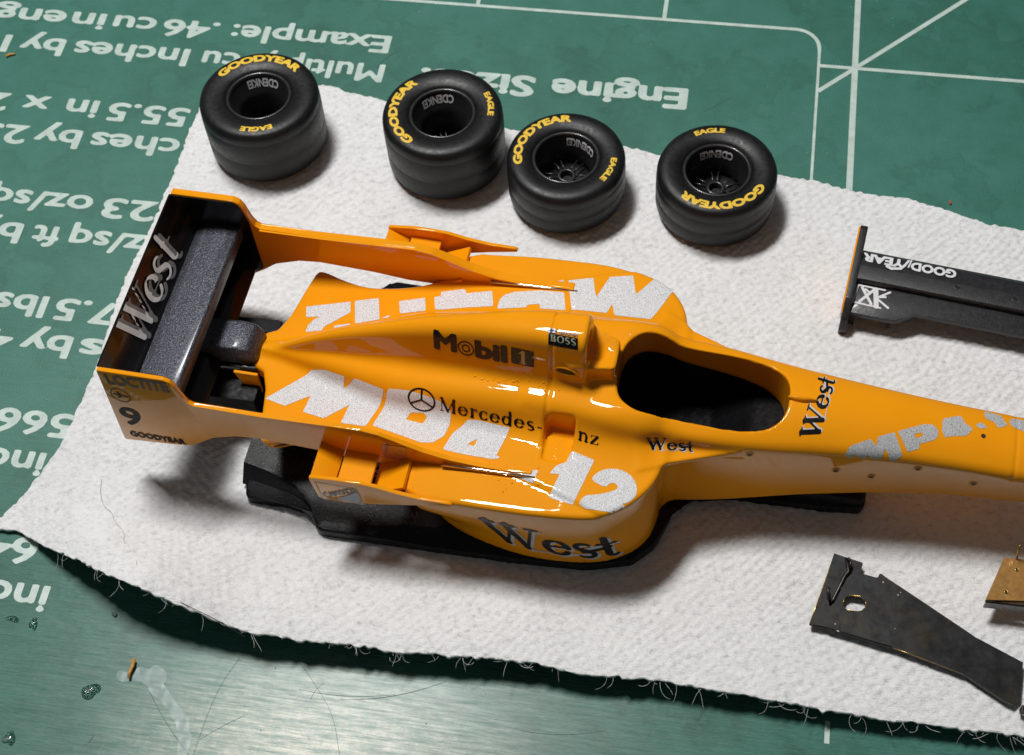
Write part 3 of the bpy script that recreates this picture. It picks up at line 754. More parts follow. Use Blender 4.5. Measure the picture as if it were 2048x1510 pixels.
# prints on the rear wing: plain planes of their own
def flat_print(name, fn, x0, y0, x1, y1, h, to3, mat, parent):
    V, F = field_mesh(fn, x0, y0, x1, y1, h)
    P = [tuple(to3(u, v)) for u, v in V]
    return mesh_obj(name, P, F, mat, parent)
def fontfield(text, fat=0.0, slant=0.0, spacing=1.0):
    polys, w = font_outlines(text, spacing); polys = [[(x / .69, y / .69) for x, y in P] for P in polys]
    return (lambda X, Y: polyfield(X - slant * Y, Y, polys) - fat), w / .69
def flat_font(name, text, O, U, Vv, mat, parent, fat=.0, h=.06, slant=0, spacing=1.0):
    fn, w = fontfield(text, fat, slant, spacing); O = Vector(O); U = Vector(U) / w; Vv = Vector(Vv)
    return flat_print(name, fn, -.15, -.35, w + .3, 1.1, h, lambda u, v: O + U * u + Vv * v, mat, parent)
# flap: lettering reads from the near plate to the far one
def flap_pt(s, t):      # s along the wing from near to far, t from the lower to the upper edge
    x = -44.25 + (-46.08 + 44.25) * t; z = 15.0 + (19.35 - 15.0) * t
    tt = [(0, -44.25, 14.9), (.33, -44.9, 16.4), (.68, -45.5, 18.0), (1, -46.1, 19.5)]
    x = float(np.interp(t, [q[0] for q in tt], [q[1] for q in tt])); z = float(np.interp(t, [q[0] for q in tt], [q[2] for q in tt]))
    return (x + .09, s, z + .03)
st, w = pens('West', .0)
for dy, dt, m, o, ft in ((.0, .0, plain('grey_wing_print', (.22, .22, .22), .4), 0, .0), (-.55, .10, plain('pale_wing_print', (.85, .85, .85), .4), .03, -.008)):
    flat_print('wing_lettering', lambda X, Y: penfield(X, Y, st, ft), -.1, -.1, w + .1, 1.1, .05, lambda u, v, dy=dy, dt=dt, o=o: Vector(flap_pt(-6.3 + dy + u * 13.0 / w, .06 + dt + v * .88)) + Vector((.05 + o, 0, .02)), m, flap)
# near end plate, outside
yo = -11.9
ep_near = [o for o in car.children if o.name.startswith('end_plate')][0]
flat_font('maker_name', 'LOCTITE', (-45.4, yo, 17.25), (6.5, 0, .15), (0, 0, 1.75), plain('brown_grey_print', (.07, .05, .025), .4, spec=.1), ep_near, .06)
flat_font('race_number', '9', (-46.0, yo, 9.3), (2.1, 0, 0), (.25, 0, 3.4), INK_DULL, ep_near, .03, .05)
flat_font('tyre_maker_name', 'GOODYEAR', (-45.9, yo, 6.75), (6.1, 0, 0), (0, 0, 1.0), INK_DULL, ep_near, .07, .08)
badge = [([(math.cos(a), math.sin(a)) for a in np.linspace(0, 2 * math.pi, 31)], .05, .05), ([(-.7, .1), (.7, -.1)], .13, .05), ([(-.2, .45), (.1, 0), (-.25, -.35)], .08, .12)]
flat_print('round_badge', lambda X, Y: penfield(X, Y, badge), -1.1, -1.1, 1.1, 1.1, .06, lambda u, v: Vector((-44.75, yo, 15.2)) + Vector((1.0, 0, 0)) * u + Vector((0, 0, 1.25)) * v, INK_DULL, ep_near)
flat_print('faded_panel', lambda X, Y: polyfield(X, Y, [[(0, 0), (1, .1), (1.1, 1), (.12, .95)]]), 0, 0, 1.2, 1, .1, lambda u, v: Vector((-17.7 + 2.5 * u, yo, 10.8 + 3.1 * v)), plain('pink_print', (.42, .16, .09), .3, coat=1), ep_near)
# near winglet outer mark
wp = [o for o in car.children if o.name.startswith('winglet_plate')][0]
tri = lambda X, Y: polyfield(X, Y, [[(1.2, 0), (3.9, 0), (3.9, 2.4)]])
flat_print('blue_triangle', tri, 0, -.2, 4, 3, .1, lambda u, v: (-23.1 + u, -16.19, 8.6 + v), plain('slate_print', (.09, .12, .16), .35, coat=.5), wp)
flat_font('stripe_lettering', 'CAMOZZI', (-22.8, -16.19, 8.7), (3.5, 0, 2.2), (-.45, 0, .7), plain('dark_slate_print', (.05, .05, .045), .35), wp, .06, .08)
flat_print('pale_frame', lambda X, Y: penfield(X, Y, [([(0, 0), (4.3, -.1), (4.0, 3.1), (-.3, 3.1), (0, 0)], .05, .05)]), -.5, -.3, 4.6, 3.4, .08, lambda u, v: (-23.3 + u, -16.19, 8.5 + v), plain('cream_print', (.5, .42, .3), .4), wp)
# polished rods added along the arm ends to carry bright and dark reflections
for sgn, y in ((-1, -12.12), (1, 10.72)):
    V, F = tube([(-11.5, y, 11.9), (-8, y, 12.15), (-5, y, 12.3), (-2.0, y, 12.38)], .17, 8, .12)
    mesh_obj('reflecting_rod', V, F, plain('polished_bare_metal', (.7, .62, .5), .18, metal=1), ep_near if sgn < 0 else [o for o in car.children if o.name.startswith('end_plate')][1], True)

# ------------------------------------------------------------------ the cutting mat
def m_mat():
    m, nt, b = newmat('green_mat_vinyl')
    v = objvec(nt)
    f1 = noise(nt, .22, 4, .6, v); f2 = noise(nt, 2.2, 5, .65, v); f3 = noise(nt, 45, 2, .6, v)
    mix = N(nt, 'ShaderNodeMath', operation='MULTIPLY_ADD'); nt.links.new(f1, mix.inputs[0]); mix.inputs[1].default_value = .6
    mul = N(nt, 'ShaderNodeMath', operation='MULTIPLY'); nt.links.new(f2, mul.inputs[0]); mul.inputs[1].default_value = .4
    nt.links.new(mul.outputs[0], mix.inputs[2])
    c = ramp(nt, mix.outputs[0], [(.34, (.020, .110, .076)), (.50, (.034, .158, .118)), (.66, (.048, .190, .148))])
    st = ramp(nt, noise(nt, .55, 5, .6, v), [(.0, 1.0), (.452, 1.0), (.475, .84), (.50, 1.0)]); st2 = ramp(nt, noise(nt, 1.7, 6, .75, v), [(.28, .86), (.40, 1.0)])
    m1 = N(nt, 'ShaderNodeMixRGB', blend_type='MULTIPLY'); m1.inputs[0].default_value = .8; nt.links.new(c, m1.inputs[1]); nt.links.new(st, m1.inputs[2])
    m2_ = N(nt, 'ShaderNodeMixRGB', blend_type='MULTIPLY'); m2_.inputs[0].default_value = .9; nt.links.new(m1.outputs[0], m2_.inputs[1]); nt.links.new(st2, m2_.inputs[2])
    # rubbed, dusty patch where work is done, with a streaky edge
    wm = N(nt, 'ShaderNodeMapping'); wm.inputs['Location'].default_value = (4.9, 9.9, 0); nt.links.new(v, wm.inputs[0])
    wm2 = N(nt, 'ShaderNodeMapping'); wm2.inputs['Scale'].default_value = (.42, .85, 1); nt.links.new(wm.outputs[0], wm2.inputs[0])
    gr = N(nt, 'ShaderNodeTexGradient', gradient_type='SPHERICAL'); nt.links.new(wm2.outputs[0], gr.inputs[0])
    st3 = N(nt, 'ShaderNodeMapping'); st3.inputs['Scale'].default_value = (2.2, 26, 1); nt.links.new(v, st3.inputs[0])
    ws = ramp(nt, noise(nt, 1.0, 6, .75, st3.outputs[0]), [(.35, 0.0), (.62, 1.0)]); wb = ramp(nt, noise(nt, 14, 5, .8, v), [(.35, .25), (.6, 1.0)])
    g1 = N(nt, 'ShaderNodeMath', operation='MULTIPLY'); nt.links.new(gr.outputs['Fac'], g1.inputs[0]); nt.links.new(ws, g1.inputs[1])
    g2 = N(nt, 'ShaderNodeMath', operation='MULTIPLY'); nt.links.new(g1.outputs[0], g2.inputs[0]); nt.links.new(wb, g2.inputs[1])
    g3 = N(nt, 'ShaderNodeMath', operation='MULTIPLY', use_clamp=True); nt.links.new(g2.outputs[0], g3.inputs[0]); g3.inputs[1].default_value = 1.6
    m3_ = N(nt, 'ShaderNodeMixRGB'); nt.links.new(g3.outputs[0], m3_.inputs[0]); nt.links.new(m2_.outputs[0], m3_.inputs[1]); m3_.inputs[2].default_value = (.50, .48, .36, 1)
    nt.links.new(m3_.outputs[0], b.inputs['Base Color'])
    # worn zone: fine parallel scratches, stronger towards the front edge
    sv = objvec(nt, (1.3, 42, 1)); s1 = noise(nt, 1.0, 4, .7, sv)
    mp = N(nt, 'ShaderNodeMapping'); mp.inputs['Rotation'].default_value = (0, 0, .22); mp.inputs['Scale'].default_value = (.7, 30, 1)
    nt.links.new(v, mp.inputs[0]); s2 = noise(nt, 1.0, 3, .7, mp.outputs[0])
    sep = N(nt, 'ShaderNodeSeparateXYZ'); nt.links.new(v, sep.inputs[0])
    w = N(nt, 'ShaderNodeMapRange'); w.inputs['From Min'].default_value = -6.0; w.inputs['From Max'].default_value = -8.6
    nt.links.new(sep.outputs['Y'], w.inputs['Value'])
    r = ramp(nt, s1, [(.25, .42), (.75, .60)])
    nt.links.new(r, b.inputs['Roughness'])
    cw_ = N(nt, 'ShaderNodeMath', operation='MULTIPLY'); nt.links.new(ramp(nt, noise(nt, 1.0, 5, .75, st3.outputs[0]), [(.30, .45), (.66, 1.0)]), cw_.inputs[0]); cw_.inputs[1].default_value = .68; nt.links.new(cw_.outputs[0], b.inputs['Coat Weight']); b.inputs['Coat Roughness'].default_value = .31
    ad = N(nt, 'ShaderNodeMath', operation='ADD'); nt.links.new(s1, ad.inputs[0]); nt.links.new(s2, ad.inputs[1])
    sc = N(nt, 'ShaderNodeMath', operation='MULTIPLY'); nt.links.new(ad.outputs[0], sc.inputs[0]); nt.links.new(w.outputs[0], sc.inputs[1])
    h0 = N(nt, 'ShaderNodeMath', operation='MULTIPLY_ADD'); nt.links.new(f3, h0.inputs[0]); h0.inputs[1].default_value = .35; nt.links.new(sc.outputs[0], h0.inputs[2])
    bump(nt, b, h0.outputs[0], .9, .018)
    b.inputs['Specular IOR Level'].default_value = .35
    return m
MATG = m_mat()
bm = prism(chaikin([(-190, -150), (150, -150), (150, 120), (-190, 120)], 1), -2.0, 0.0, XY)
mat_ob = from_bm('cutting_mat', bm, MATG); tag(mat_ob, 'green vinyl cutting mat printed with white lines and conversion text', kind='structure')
tb = from_bm('tabletop', prism([(-320, -260), (300, -260), (300, 260), (-320, 260)], -6, -2.05, XY), plain('dark_bench', (.06, .05, .045), .5)); tag(tb, kind='structure')
MPRINT = plain('worn_white_mat_print', (.50, .60, .55), .42, var=.14, nscale=6)
def ground(name, V, F, z, mat, parent):
    return mesh_obj(name, [(x, y, z) for x, y in V], F, mat, parent)
I_ = 25.4
def gline(pts, w, z=.03):
    V, F = field_mesh(lambda X, Y: penfield(X, Y, [(pts, w / 2, w / 2)]), min(p[0] for p in pts) - w, min(p[1] for p in pts) - w, max(p[0] for p in pts) + w, max(p[1] for p in pts) + w, .35)
    o = ground('grid_line', V, F, z, MPRINT, mat_ob)
def quadline(a, b, w, z=.03):
    d = Vector((b[0] - a[0], b[1] - a[1])).normalized() * w / 2; n_ = Vector((-d.y, d.x))
    o = mesh_obj('grid_line', [(a[0] - n_.x, a[1] - n_.y, z), (b[0] - n_.x, b[1] - n_.y, z), (b[0] + n_.x, b[1] + n_.y, z), (a[0] + n_.x, a[1] + n_.y, z)], [(0, 1, 2, 3)], MPRINT, mat_ob)
box_y = 6.23; box_x = -4.72
quadline((0, -60), (0, 60), .78)
quadline((I_, -60), (I_, 60), .78)
quadline((box_x, 0), (60, 0), .55, .036)
quadline((-2 * I_, box_y + .25), (-2 * I_, 60), .55); quadline((-I_, box_y + .25), (-I_, 60), .55)
quadline((box_x + .2, box_x + .2), (60, 60), .60, .042)
gline([(-68, box_y), (box_x - 3.2, box_y)] + arc(box_x - 3.2, box_y - 3.2, 3.2, 3.2, 90, 0, 10) + [(box_x, box_y - 3.2), (box_x, -60)], .52, .048)
quadline((.35, -88.3), (.35, -90.6), .5)
def mtext(t, xr, xl, yb, cap=3.05, fat=.035):
    """mat text stands on its head: starts at xr, runs to xl, capitals point to -y"""
    fn, w = fontfield(t, fat)
    V, F = field_mesh(fn, -.15, -.36, w + .1, 1.15, .07)
    ground('printed_word', [(xr - u * (xr - xl) / w, yb - v * cap) for u, v in V], [f for f in F], .03, MPRINT, mat_ob)
A0 = -.77; B0 = -6.04; PP = 15.742
mtext('Engine', -21.2, -38.5, B0, 3.4, .05); mtext('Sizes:', -41.1, -56.0, B0, 3.4, .05)
for t, xr, xl, row, k in (('Example:', -61.4, -83.2, 'A', 0), ('.46', -85.3, -92.9, 'A', 0), ('cu', -94.2, -100.0, 'A', 0), ('in', -101.5, -106.0, 'A', 0), ('engines', -107.2, -129.0, 'A', 0),
    ('Multiply', -61.2, -78.4, 'B', 0), ('cu', -81.0, -85.9, 'B', 0), ('Inches', -88.1, -104.0, 'B', 0), ('by', -105.7, -111.7, 'B', 0), ('16.4', -113.5, -124.0, 'B', 0),
    ('55.5', -85.2, -95.9, 'A', 1), ('in', -97.6, -101.7, 'A', 1), ('x', -104.4, -107.8, 'A', 1), ('25.4', -110.0, -121.0, 'A', 1),
    ('ches', -85.0, -96.7, 'B', 1), ('by', -98.3, -104.3, 'B', 1), ('25.4', -105.6, -117.0, 'B', 1),
    ('23', -85.0, -91.7, 'A', 2), ('oz/sq', -93.4, -106.7, 'A', 2), ('oz/sq', -81.6, -94.4, 'B', 2), ('ft', -96.0, -99.3, 'B', 2), ('by', -101.0, -107.0, 'B', 2),
    ('17.5', -83.0, -92.8, 'A', 3), ('lbs', -94.2, -100.6, 'A', 3), ('s', -85.3, -88.1, 'B', 3), ('by', -89.4, -95.4, 'B', 3), ('4', -96.7, -99.8, 'B', 3),
    ('566', -85.8, -94.8, 'A', 4), ('inches', -87.5, -102.0, 'B', 4), ('.64', -83.4, -90.6, 'A', 5), ('inches', -81.8, -96.0, 'B', 5)):
    mtext(t, xr, xl, (A0 if row == 'A' else B0) - PP * k)

# scuffs: long arcs and short nicks left by knives and sanding
SCUFF = plain('dull_scuff', (.055, .13, .10), .85, spec=.1, var=.2); SCUFF_P = plain('pale_scuff', (.16, .27, .23), .6, spec=.4, var=.2)
for k_ in range(26):
    if k_ < 8: cx = random.uniform(-70, -30); cy = random.uniform(-104, -90.5); a = random.choice([random.uniform(-1.1, -.8), random.uniform(-.15, .0), random.uniform(-.1, .1)]); L_ = random.uniform(4, 16); bend = random.uniform(.0, .04)
    else: cx = random.uniform(-118, 22); cy = random.choice([random.uniform(-104, -89), random.uniform(-12, 16), random.uniform(-80, 0)]); a = random.uniform(-3, 3); L_ = random.uniform(1, 6); bend = random.uniform(-.1, .1)
    if -86 < cx < 24 and -87 < cy < -16: continue
    P = [(cx, cy)]
    for _ in range(12): a += bend; P.append((P[-1][0] + math.cos(a) * L_ / 12, P[-1][1] + math.sin(a) * L_ / 12))
    V = []; F = []; w0 = random.uniform(.012, .035)
    for i, (x, y) in enumerate(P):
        w = w0 * math.sin(math.pi * (i + .4) / 12.8) * .5 + .008; V += [(x - math.sin(a) * w, y + math.cos(a) * w), (x + math.sin(a) * w, y - math.cos(a) * w)]
        if i: F.append((2 * i - 2, 2 * i - 1, 2 * i + 1, 2 * i))
    o = ground('scuff_mark', V, F, .055 + .0004 * k_, SCUFF if k_ % 3 else SCUFF_P, mat_ob)

# ------------------------------------------------------------------ the cloth
TOP = [(-83.6, -17.4), (-83.2, -15.0), (-82.0, -13.8), (-68.5, -11.9), (-65.9, -12.0), (-64.8, -12.6), (-59.8, -13.5), (-52.0, -15.0), (-43.1, -16.5), (-37.5, -17.2), (-27.9, -17.9), (-23.7, -18.6), (-15.3, -19.6), (-8.7, -20.3), (-3.7, -20.7), (-2.1, -21.4), (2.2, -22.0), (6.6, -22.2), (10.9, -23.3), (14.7, -24.6), (17.6, -25.2), (20.4, -25.5), (32, -27.5), (44, -30)]
LEFT = [(-83.9, -20.4), (-84.0, -26.5), (-84.2, -31.5), (-84.5, -38.3), (-84.9, -44.9), (-85.0, -48.7), (-84.6, -58.7), (-85.0, -62.6), (-85.5, -68.6), (-86.1, -70.5), (-87.7, -74.4), (-89.6, -77.5), (-90.2, -79.0)]
BOT = [(-89.1, -79.1), (-86.9, -79.1), (-82.9, -81.2), (-77.9, -83.3), (-73.3, -85.5), (-68.9, -86.7), (-64.8, -87.5), (-59.7, -88.3), (-57.6, -88.6), (-52.4, -88.5), (-47.6, -88.4), (-41, -88.3), (-35.3, -87.8), (-29.3, -87.5), (-25.0, -88.0), (-17.4, -87.6), (-8.0, -87.8), (0, -88.2), (6, -88.4), (11.9, -88.2), (18.7, -88.1), (44, -88.6)]
out_ = TOP[::-1] + LEFT + BOT
def ragged(P, amp):
    Q = []
    for (ax, ay), (bx, by) in zip(P, P[1:] + P[:1]):
        n_ = max(1, int(math.hypot(bx - ax, by - ay) / .5))
        for i in range(n_):
            t = i / n_; Q.append((ax + (bx - ax) * t + random.gauss(0, amp), ay + (by - ay) * t + random.gauss(0, amp)))
    return Q
EDGE = lambda x: np.interp(x, [-90, -87, -83, -78, -73, -69, -65, -60, -52, -35, -17, 0, 19, 44], [.9, 1.0, 2.5, 5.0, 7.4, 7.9, 6.6, 4.7, 4.0, 3.7, 3.2, 2.7, 2.3, 2.0])
YB = lambda x: np.interp(x, [q[0] for q in BOT], [q[1] for q in BOT])
class VN:      # smooth value noise
    def __init__(s, n=256): s.g = np.random.rand(n, n); s.n = n
    def __call__(s, x, y):
        i = np.floor(x).astype(int); j = np.floor(y).astype(int); a = x - i; b = y - j; a = a * a * (3 - 2 * a); b = b * b * (3 - 2 * b); n = s.n
        g = s.g; i0, i1, j0, j1 = i % n, (i + 1) % n, j % n, (j + 1) % n
        return (g[i0, j0] * (1 - a) + g[i1, j0] * a) * (1 - b) + (g[i0, j1] * (1 - a) + g[i1, j1] * a) * b
vn = VN()
def cloth_z(x, y, fine=True):
    x = np.asarray(x, float); y = np.asarray(y, float)
    base = 1.5 + .85 * sstep(y, -34, -44) + .35 * (vn(x / 17 + 3, y / 15) - .5) * sstep(y, -66, -80) 
    d = np.maximum(y - YB(x), 0)
    z = base + (EDGE(x) - base) * np.exp(-(d / 6.5) ** 2)
    dl = np.maximum(x + 85, 0)
    z = z - .75 * np.exp(-(dl / 4) ** 2) * sstep(y, -84, -70)
    if fine:
        wx = x + 1.5 * (vn(x / 4.3, y / 4.3 + 70) - .5); wy = y + 1.5 * (vn(x / 4.3 + 33, y / 4.3) - .5)
        z = z + .085 * np.sin(wx * 5.1 + wy * .9) * np.sin(wy * 5.6 - wx * .7) * (.35 + vn(x / 6, y / 6 + 21))
        z = z + .12 * (vn(x / .62 + y / 1.9, y / .50 + 9) - .5) + .11 * (vn(x / .31 + 40, y / .36 - x / 1.3) - .5) + .10 * (vn(x / 2.6, y / 2.2 + 50) - .5)
    return z
def m_cloth():
    m, nt, b = newmat('white_nonwoven_cloth')
    v = objvec(nt); vs = objvec(nt, (7, 10, 8))
    f1 = noise(nt, 1.5, 6, .80, vs); f2 = noise(nt, 1.2, 4, .6, v)
    c = ramp(nt, f1, [(.30, (.56, .56, .56)), (.42, (.82, .82, .82)), (.52, (.92, .92, .92))])
    mx = N(nt, 'ShaderNodeMixRGB', blend_type='MULTIPLY'); mx.inputs[0].default_value = 1
    nt.links.new(c, mx.inputs[1]); nt.links.new(ramp(nt, f2, [(.3, .94), (.7, 1.0)]), mx.inputs[2])
    nt.links.new(mx.outputs[0], b.inputs['Base Color'])
    b.inputs['Roughness'].default_value = .95; b.inputs['Specular IOR Level'].default_value = .1
    def strand(ang, sc_):
        mq = N(nt, 'ShaderNodeMapping'); mq.inputs['Rotation'].default_value = (0, 0, ang); mq.inputs['Scale'].default_value = (sc_ * .16, sc_, 1); nt.links.new(v, mq.inputs[0])
        return noise(nt, 1.0, 3, .6, mq.outputs[0])
    a1 = N(nt, 'ShaderNodeMath', operation='MAXIMUM'); nt.links.new(strand(.5, 85), a1.inputs[0]); nt.links.new(strand(-.7, 80), a1.inputs[1])
    a2 = N(nt, 'ShaderNodeMath', operation='MAXIMUM'); nt.links.new(a1.outputs[0], a2.inputs[0]); nt.links.new(strand(1.6, 90), a2.inputs[1])
    ad = N(nt, 'ShaderNodeMath', operation='ADD'); nt.links.new(f1, ad.inputs[0]); nt.links.new(a2.outputs[0], ad.inputs[1])
    # embossed waffle of the towel, softened and warped
    wv = N(nt, 'ShaderNodeVectorMath', operation='MULTIPLY_ADD'); nz = N(nt, 'ShaderNodeTexNoise'); nz.inputs['Scale'].default_value = 1.6; nt.links.new(v, nz.inputs['Vector'])
    nt.links.new(nz.outputs['Color'], wv.inputs[0]); wv.inputs[1].default_value = (.16, .16, 0); nt.links.new(v, wv.inputs[2])
    rot = N(nt, 'ShaderNodeMapping'); rot.inputs['Rotation'].default_value = (0, 0, .35); rot.inputs['Scale'].default_value = (50, 44, 1); nt.links.new(wv.outputs[0], rot.inputs[0])
    sp = N(nt, 'ShaderNodeSeparateXYZ'); nt.links.new(rot.outputs[0], sp.inputs[0])
    sx = N(nt, 'ShaderNodeMath', operation='SINE'); nt.links.new(sp.outputs['X'], sx.inputs[0]); sy = N(nt, 'ShaderNodeMath', operation='SINE'); nt.links.new(sp.outputs['Y'], sy.inputs[0])
    sxy = N(nt, 'ShaderNodeMath', operation='MULTIPLY'); nt.links.new(sx.outputs[0], sxy.inputs[0]); nt.links.new(sy.outputs[0], sxy.inputs[1])
    hh = N(nt, 'ShaderNodeMath', operation='MULTIPLY_ADD'); nt.links.new(sxy.outputs[0], hh.inputs[0]); hh.inputs[1].default_value = .16; nt.links.new(ad.outputs[0], hh.inputs[2])
    bump(nt, b, hh.outputs[0], .65, .035)
    return m
CLOTH = m_cloth()
RP = ragged(out_, .09)
def clothfield(X, Y):
    # coarse signed distance, exact near the outline
    D = np.full(X.shape, 1e9); ins = np.zeros(X.shape, bool)
    P = RP
    for (ax, ay), (bx, by) in zip(P, P[1:] + P[:1]):
        m = (np.abs(X - ax) < 1.6) & (np.abs(Y - ay) < 1.6)
        if m.any(): D[m] = np.minimum(D[m], segdist(X[m], Y[m], (ax, ay), (bx, by)))
        if ay != by:
            r = ((ay > Y) != (by > Y)) & (X < (bx - ax) * (Y - ay) / (by - ay) + ax); ins ^= r
    D = np.minimum(D, 1.5)
    return np.where(ins, -D, D)
V, F = field_mesh(clothfield, -91, -90, 30, -11, .235)
VA = np.array(V); z = cloth_z(VA[:, 0], VA[:, 1])
cloth = mesh_obj('paper_towel', np.column_stack([VA, z]), F, CLOTH, None, True)
tag(cloth, 'white fibrous paper towel with frayed front edge spread over the green mat', 'paper towel')
md = cloth.modifiers.new('thickness', 'SOLIDIFY'); md.thickness = .35 * S; md.offset = -1
# loose fibres: along the frayed edge and as nap on the surface
FIB = plain('white_fibre', (.72, .72, .70), .8)
AV = []; AF = []
def fibre(pts, r, seg=3):
    V, F = tube(pts, r, seg); o = len(AV); AV.extend(V); AF.extend([tuple(i + o for i in f) for f in F])
def wander(p, d, n, step, curl, grav=0.0):
    P = [Vector(p)]; d = Vector(d).normalized()
    w = random.uniform(-curl, curl)
    for _ in range(n):
        w += random.uniform(-curl, curl) * .35
        d = (Matrix.Rotation(w, 3, 'Z') @ d + Vector((0, 0, random.uniform(-.12, .12) - grav))).normalized(); P.append(P[-1] + d * step)
    return P
tufts = [-74, -66.5, -58, -48, -46.6, -42.4, -38.3, -36.5, -31, -26.6, -21.4, -16.5, -12.7, -9.8, -4.6, -2.4, 2.0, 5.1, 8.9, 12.0, 14.8, 17.6]
for k in range(115):
    if k < 70: x = random.choice(tufts) + random.gauss(0, .6)
    else: x = random.uniform(-84, 20)
    y = float(YB(x)); zc = float(cloth_z(x, y)) - .25
    L_ = random.uniform(.3, 1.0) if k >= 230 else random.uniform(.5, 2.6)
    a = random.uniform(-2.6, -.5)
    P = wander((x, y + .25, zc), (math.cos(a), math.sin(a), 0), 7, L_ / 7, .45, .05)
    fibre(P, random.uniform(.014, .026))
for k in range(0):
    x = random.uniform(-86, 22); y = random.uniform(-87.5, -14)
    if (x < -84.3) or y > np.interp(x, [-83, -65, -20, 22], [-14, -13, -19.5, -26]): continue
    a = random.uniform(0, 6.28); zc = float(cloth_z(x, y)) + .03
    P = wander((x, y, zc), (math.cos(a), math.sin(a), .15), 4, random.uniform(.12, .4), .5, -.02)
    fibre(P, random.uniform(.018, .030))
fz = mesh_obj('loose_fibre', AV, AF, FIB, cloth, True); tag(fz, kind='stuff')

# ------------------------------------------------------------------ wheels lying on the cloth
def lathe(name, prof_, mat, parent, seg=96, smooth=True, auto=None, close=False):
    V = []; F = []; n_ = len(prof_)
    for i in range(seg):
        a = 2 * math.pi * i / seg
        for r, z in prof_: V.append((r * math.cos(a), r * math.sin(a), z))
    for i in range(seg):
        j = (i + 1) % seg
        for k in range(n_ - 1): F.append((i * n_ + k, j * n_ + k, j * n_ + k + 1, i * n_ + k + 1))
    o = mesh_obj(name, V, F, mat, parent, smooth)
    if auto: o.data.set_sharp_from_angle(angle=math.radians(auto))
    return o
def polar_print(name, text, mid, sweep, r0, r1, zf, mat, parent, fat=.06, inward=False, h=.07):
    """lettering wrapped round the axle, read clockwise; mid and sweep in degrees"""
    fn, w = fontfield(text, fat)
    V, F = field_mesh(fn, -.1, -.1, w + .1, 1.1, h); P = []
    for u, v in V:
        if inward: a = math.radians(mid - sweep / 2 + sweep * u / w); r = r1 + (r0 - r1) * v
        else: a = math.radians(mid + sweep / 2 - sweep * u / w); r = r0 + (r1 - r0) * v
        P.append((r * math.cos(a), r * math.sin(a), zf(r)))
    return mesh_obj(name, P, F, mat, parent)
def wheel(label, X, Y, hgt, R, gy, eg, ek, rear, zb=1.55, tilt=(0, 0)):
    t = empty('racing_wheel', (X, Y, zb), (tilt[0], tilt[1], 0), label, 'wheel', 'wheels in a row along the back of the cloth')
    H = hgt
    top = [(3.95, H - 1.0), (4.05, H - .55), (4.45, H - .28), (5.2, H - .05), (5.95, H - .0), (6.6, H - .10), (7.0, H - .38), (7.17, H - .85)]
    sc = R / 7.2; top = [(r * sc if r > 4.5 else r, z) for r, z in top]
    side = [(R - .01, H - 1.5), (R - .03, H - 1.75), (R + .01, H - 1.85), (R + .01, H * .46), (R - .03, H * .45), (R - .03, H * .43), (R + .0, H * .42), (R - .02, 1.4), (R - .15, .8), (R - .6, .2), (R - 1.5, .0), (4.2, .1)]
    ty = lathe('tyre', top + side, RUBBER, t, 120)
    zf = lambda r: float(np.interp(r, [q[0] for q in top], [q[1] for q in top])) + .035
    k = sc
    polar_print('tyre_lettering', 'GOODYEAR', gy, 108, 5.35 * k, 6.3 * k, zf, YELLOW_INK, ty, .085)
    polar_print('tyre_lettering', 'EAGLE', eg, 36, 5.5 * k, 6.15 * k, zf, YELLOW_INK, ty, .075)
    deep = H - (6.6 if rear else 4.4)
    rp = [(4.1, H - .75), (4.0, H - .42), (3.78, H - .36), (3.65, H - .5), (3.62, H - .8), (3.45, H - 1.3), (3.05 if rear else 3.25, H - 2.5), (2.75 if rear else 3.1, H - 3.0), (2.7 if rear else 3.05, deep)]
    rm = lathe('rim', rp, RIM, t, 72)
    zr = lambda v: None
    # name inside the far wall of the rim, heads down
    fn, w = fontfield('CDENKEI', .05); V, F = field_mesh(fn, -.1, -.1, w + .1, 1.1, .07); P = []
    for u, v in V:
        a = math.radians(ek - 34 + 68 * u / w); zz = H - 1.05 - v * 1.0
        r = float(np.interp(zz, [H - 2.5, H - 1.3, H - .8], [3.05 if rear else 3.25, 3.45, 3.62])) - .035
        P.append((r * math.cos(a), r * math.sin(a), zz))
    mesh_obj('rim_lettering', P, [f for f in F], RIM_INK, rm)
    z0 = deep + .25
    hub = lathe('hub', [(.72, z0 - .4), (.72, z0 + .42), (.82, z0 + .5), (1.02, z0 + .48), (1.1, z0 + .3), (1.15, z0 - .3)], RIM, t, 36)
    lathe('hub_bore', [(0, z0 - .35), (.75, z0 - .35)], BLACK_FLAT, hub, 24)
    lathe('rim_back', [(0, deep - .5), (3.1, deep - .5), (3.1, deep)], BLACK_FLAT, t, 48)
    for q in range(6):
        for dd in (-9, 9):
            a = math.radians(q * 60 + dd + ek); a2 = math.radians(q * 60 + dd * .45 + ek)
            V, F = tube([(1.05 * math.cos(math.radians(q * 60 + dd * 1.6 + ek)), 1.05 * math.sin(math.radians(q * 60 + dd * 1.6 + ek)), z0 + .22), (2.1 * math.cos(a), 2.1 * math.sin(a), z0 + .12), (2.95 * math.cos(a2 * 0 + a), 2.95 * math.sin(a), z0 + .0)], .10, 6)
            mesh_obj('spoke', V, F, RIM, t, True)
    # mould pips on the tread
    return t
wheel('wide black slick wheel at the back left corner of the cloth, set apart', -72.6, -22.1, 8.8, 7.38, 102, -78, 97, True, 1.5, (-.02, 0))
wheel('wide black slick wheel touching a narrower one, yellow name down its left', -49.6, -22.3, 8.8, 7.32, 188, 17, 112, True)
wheel('narrow black wheel touching a wide one, spokes showing in its hub', -34.1, -26.0, 7.0, 7.1, 146, -17, 62, False)
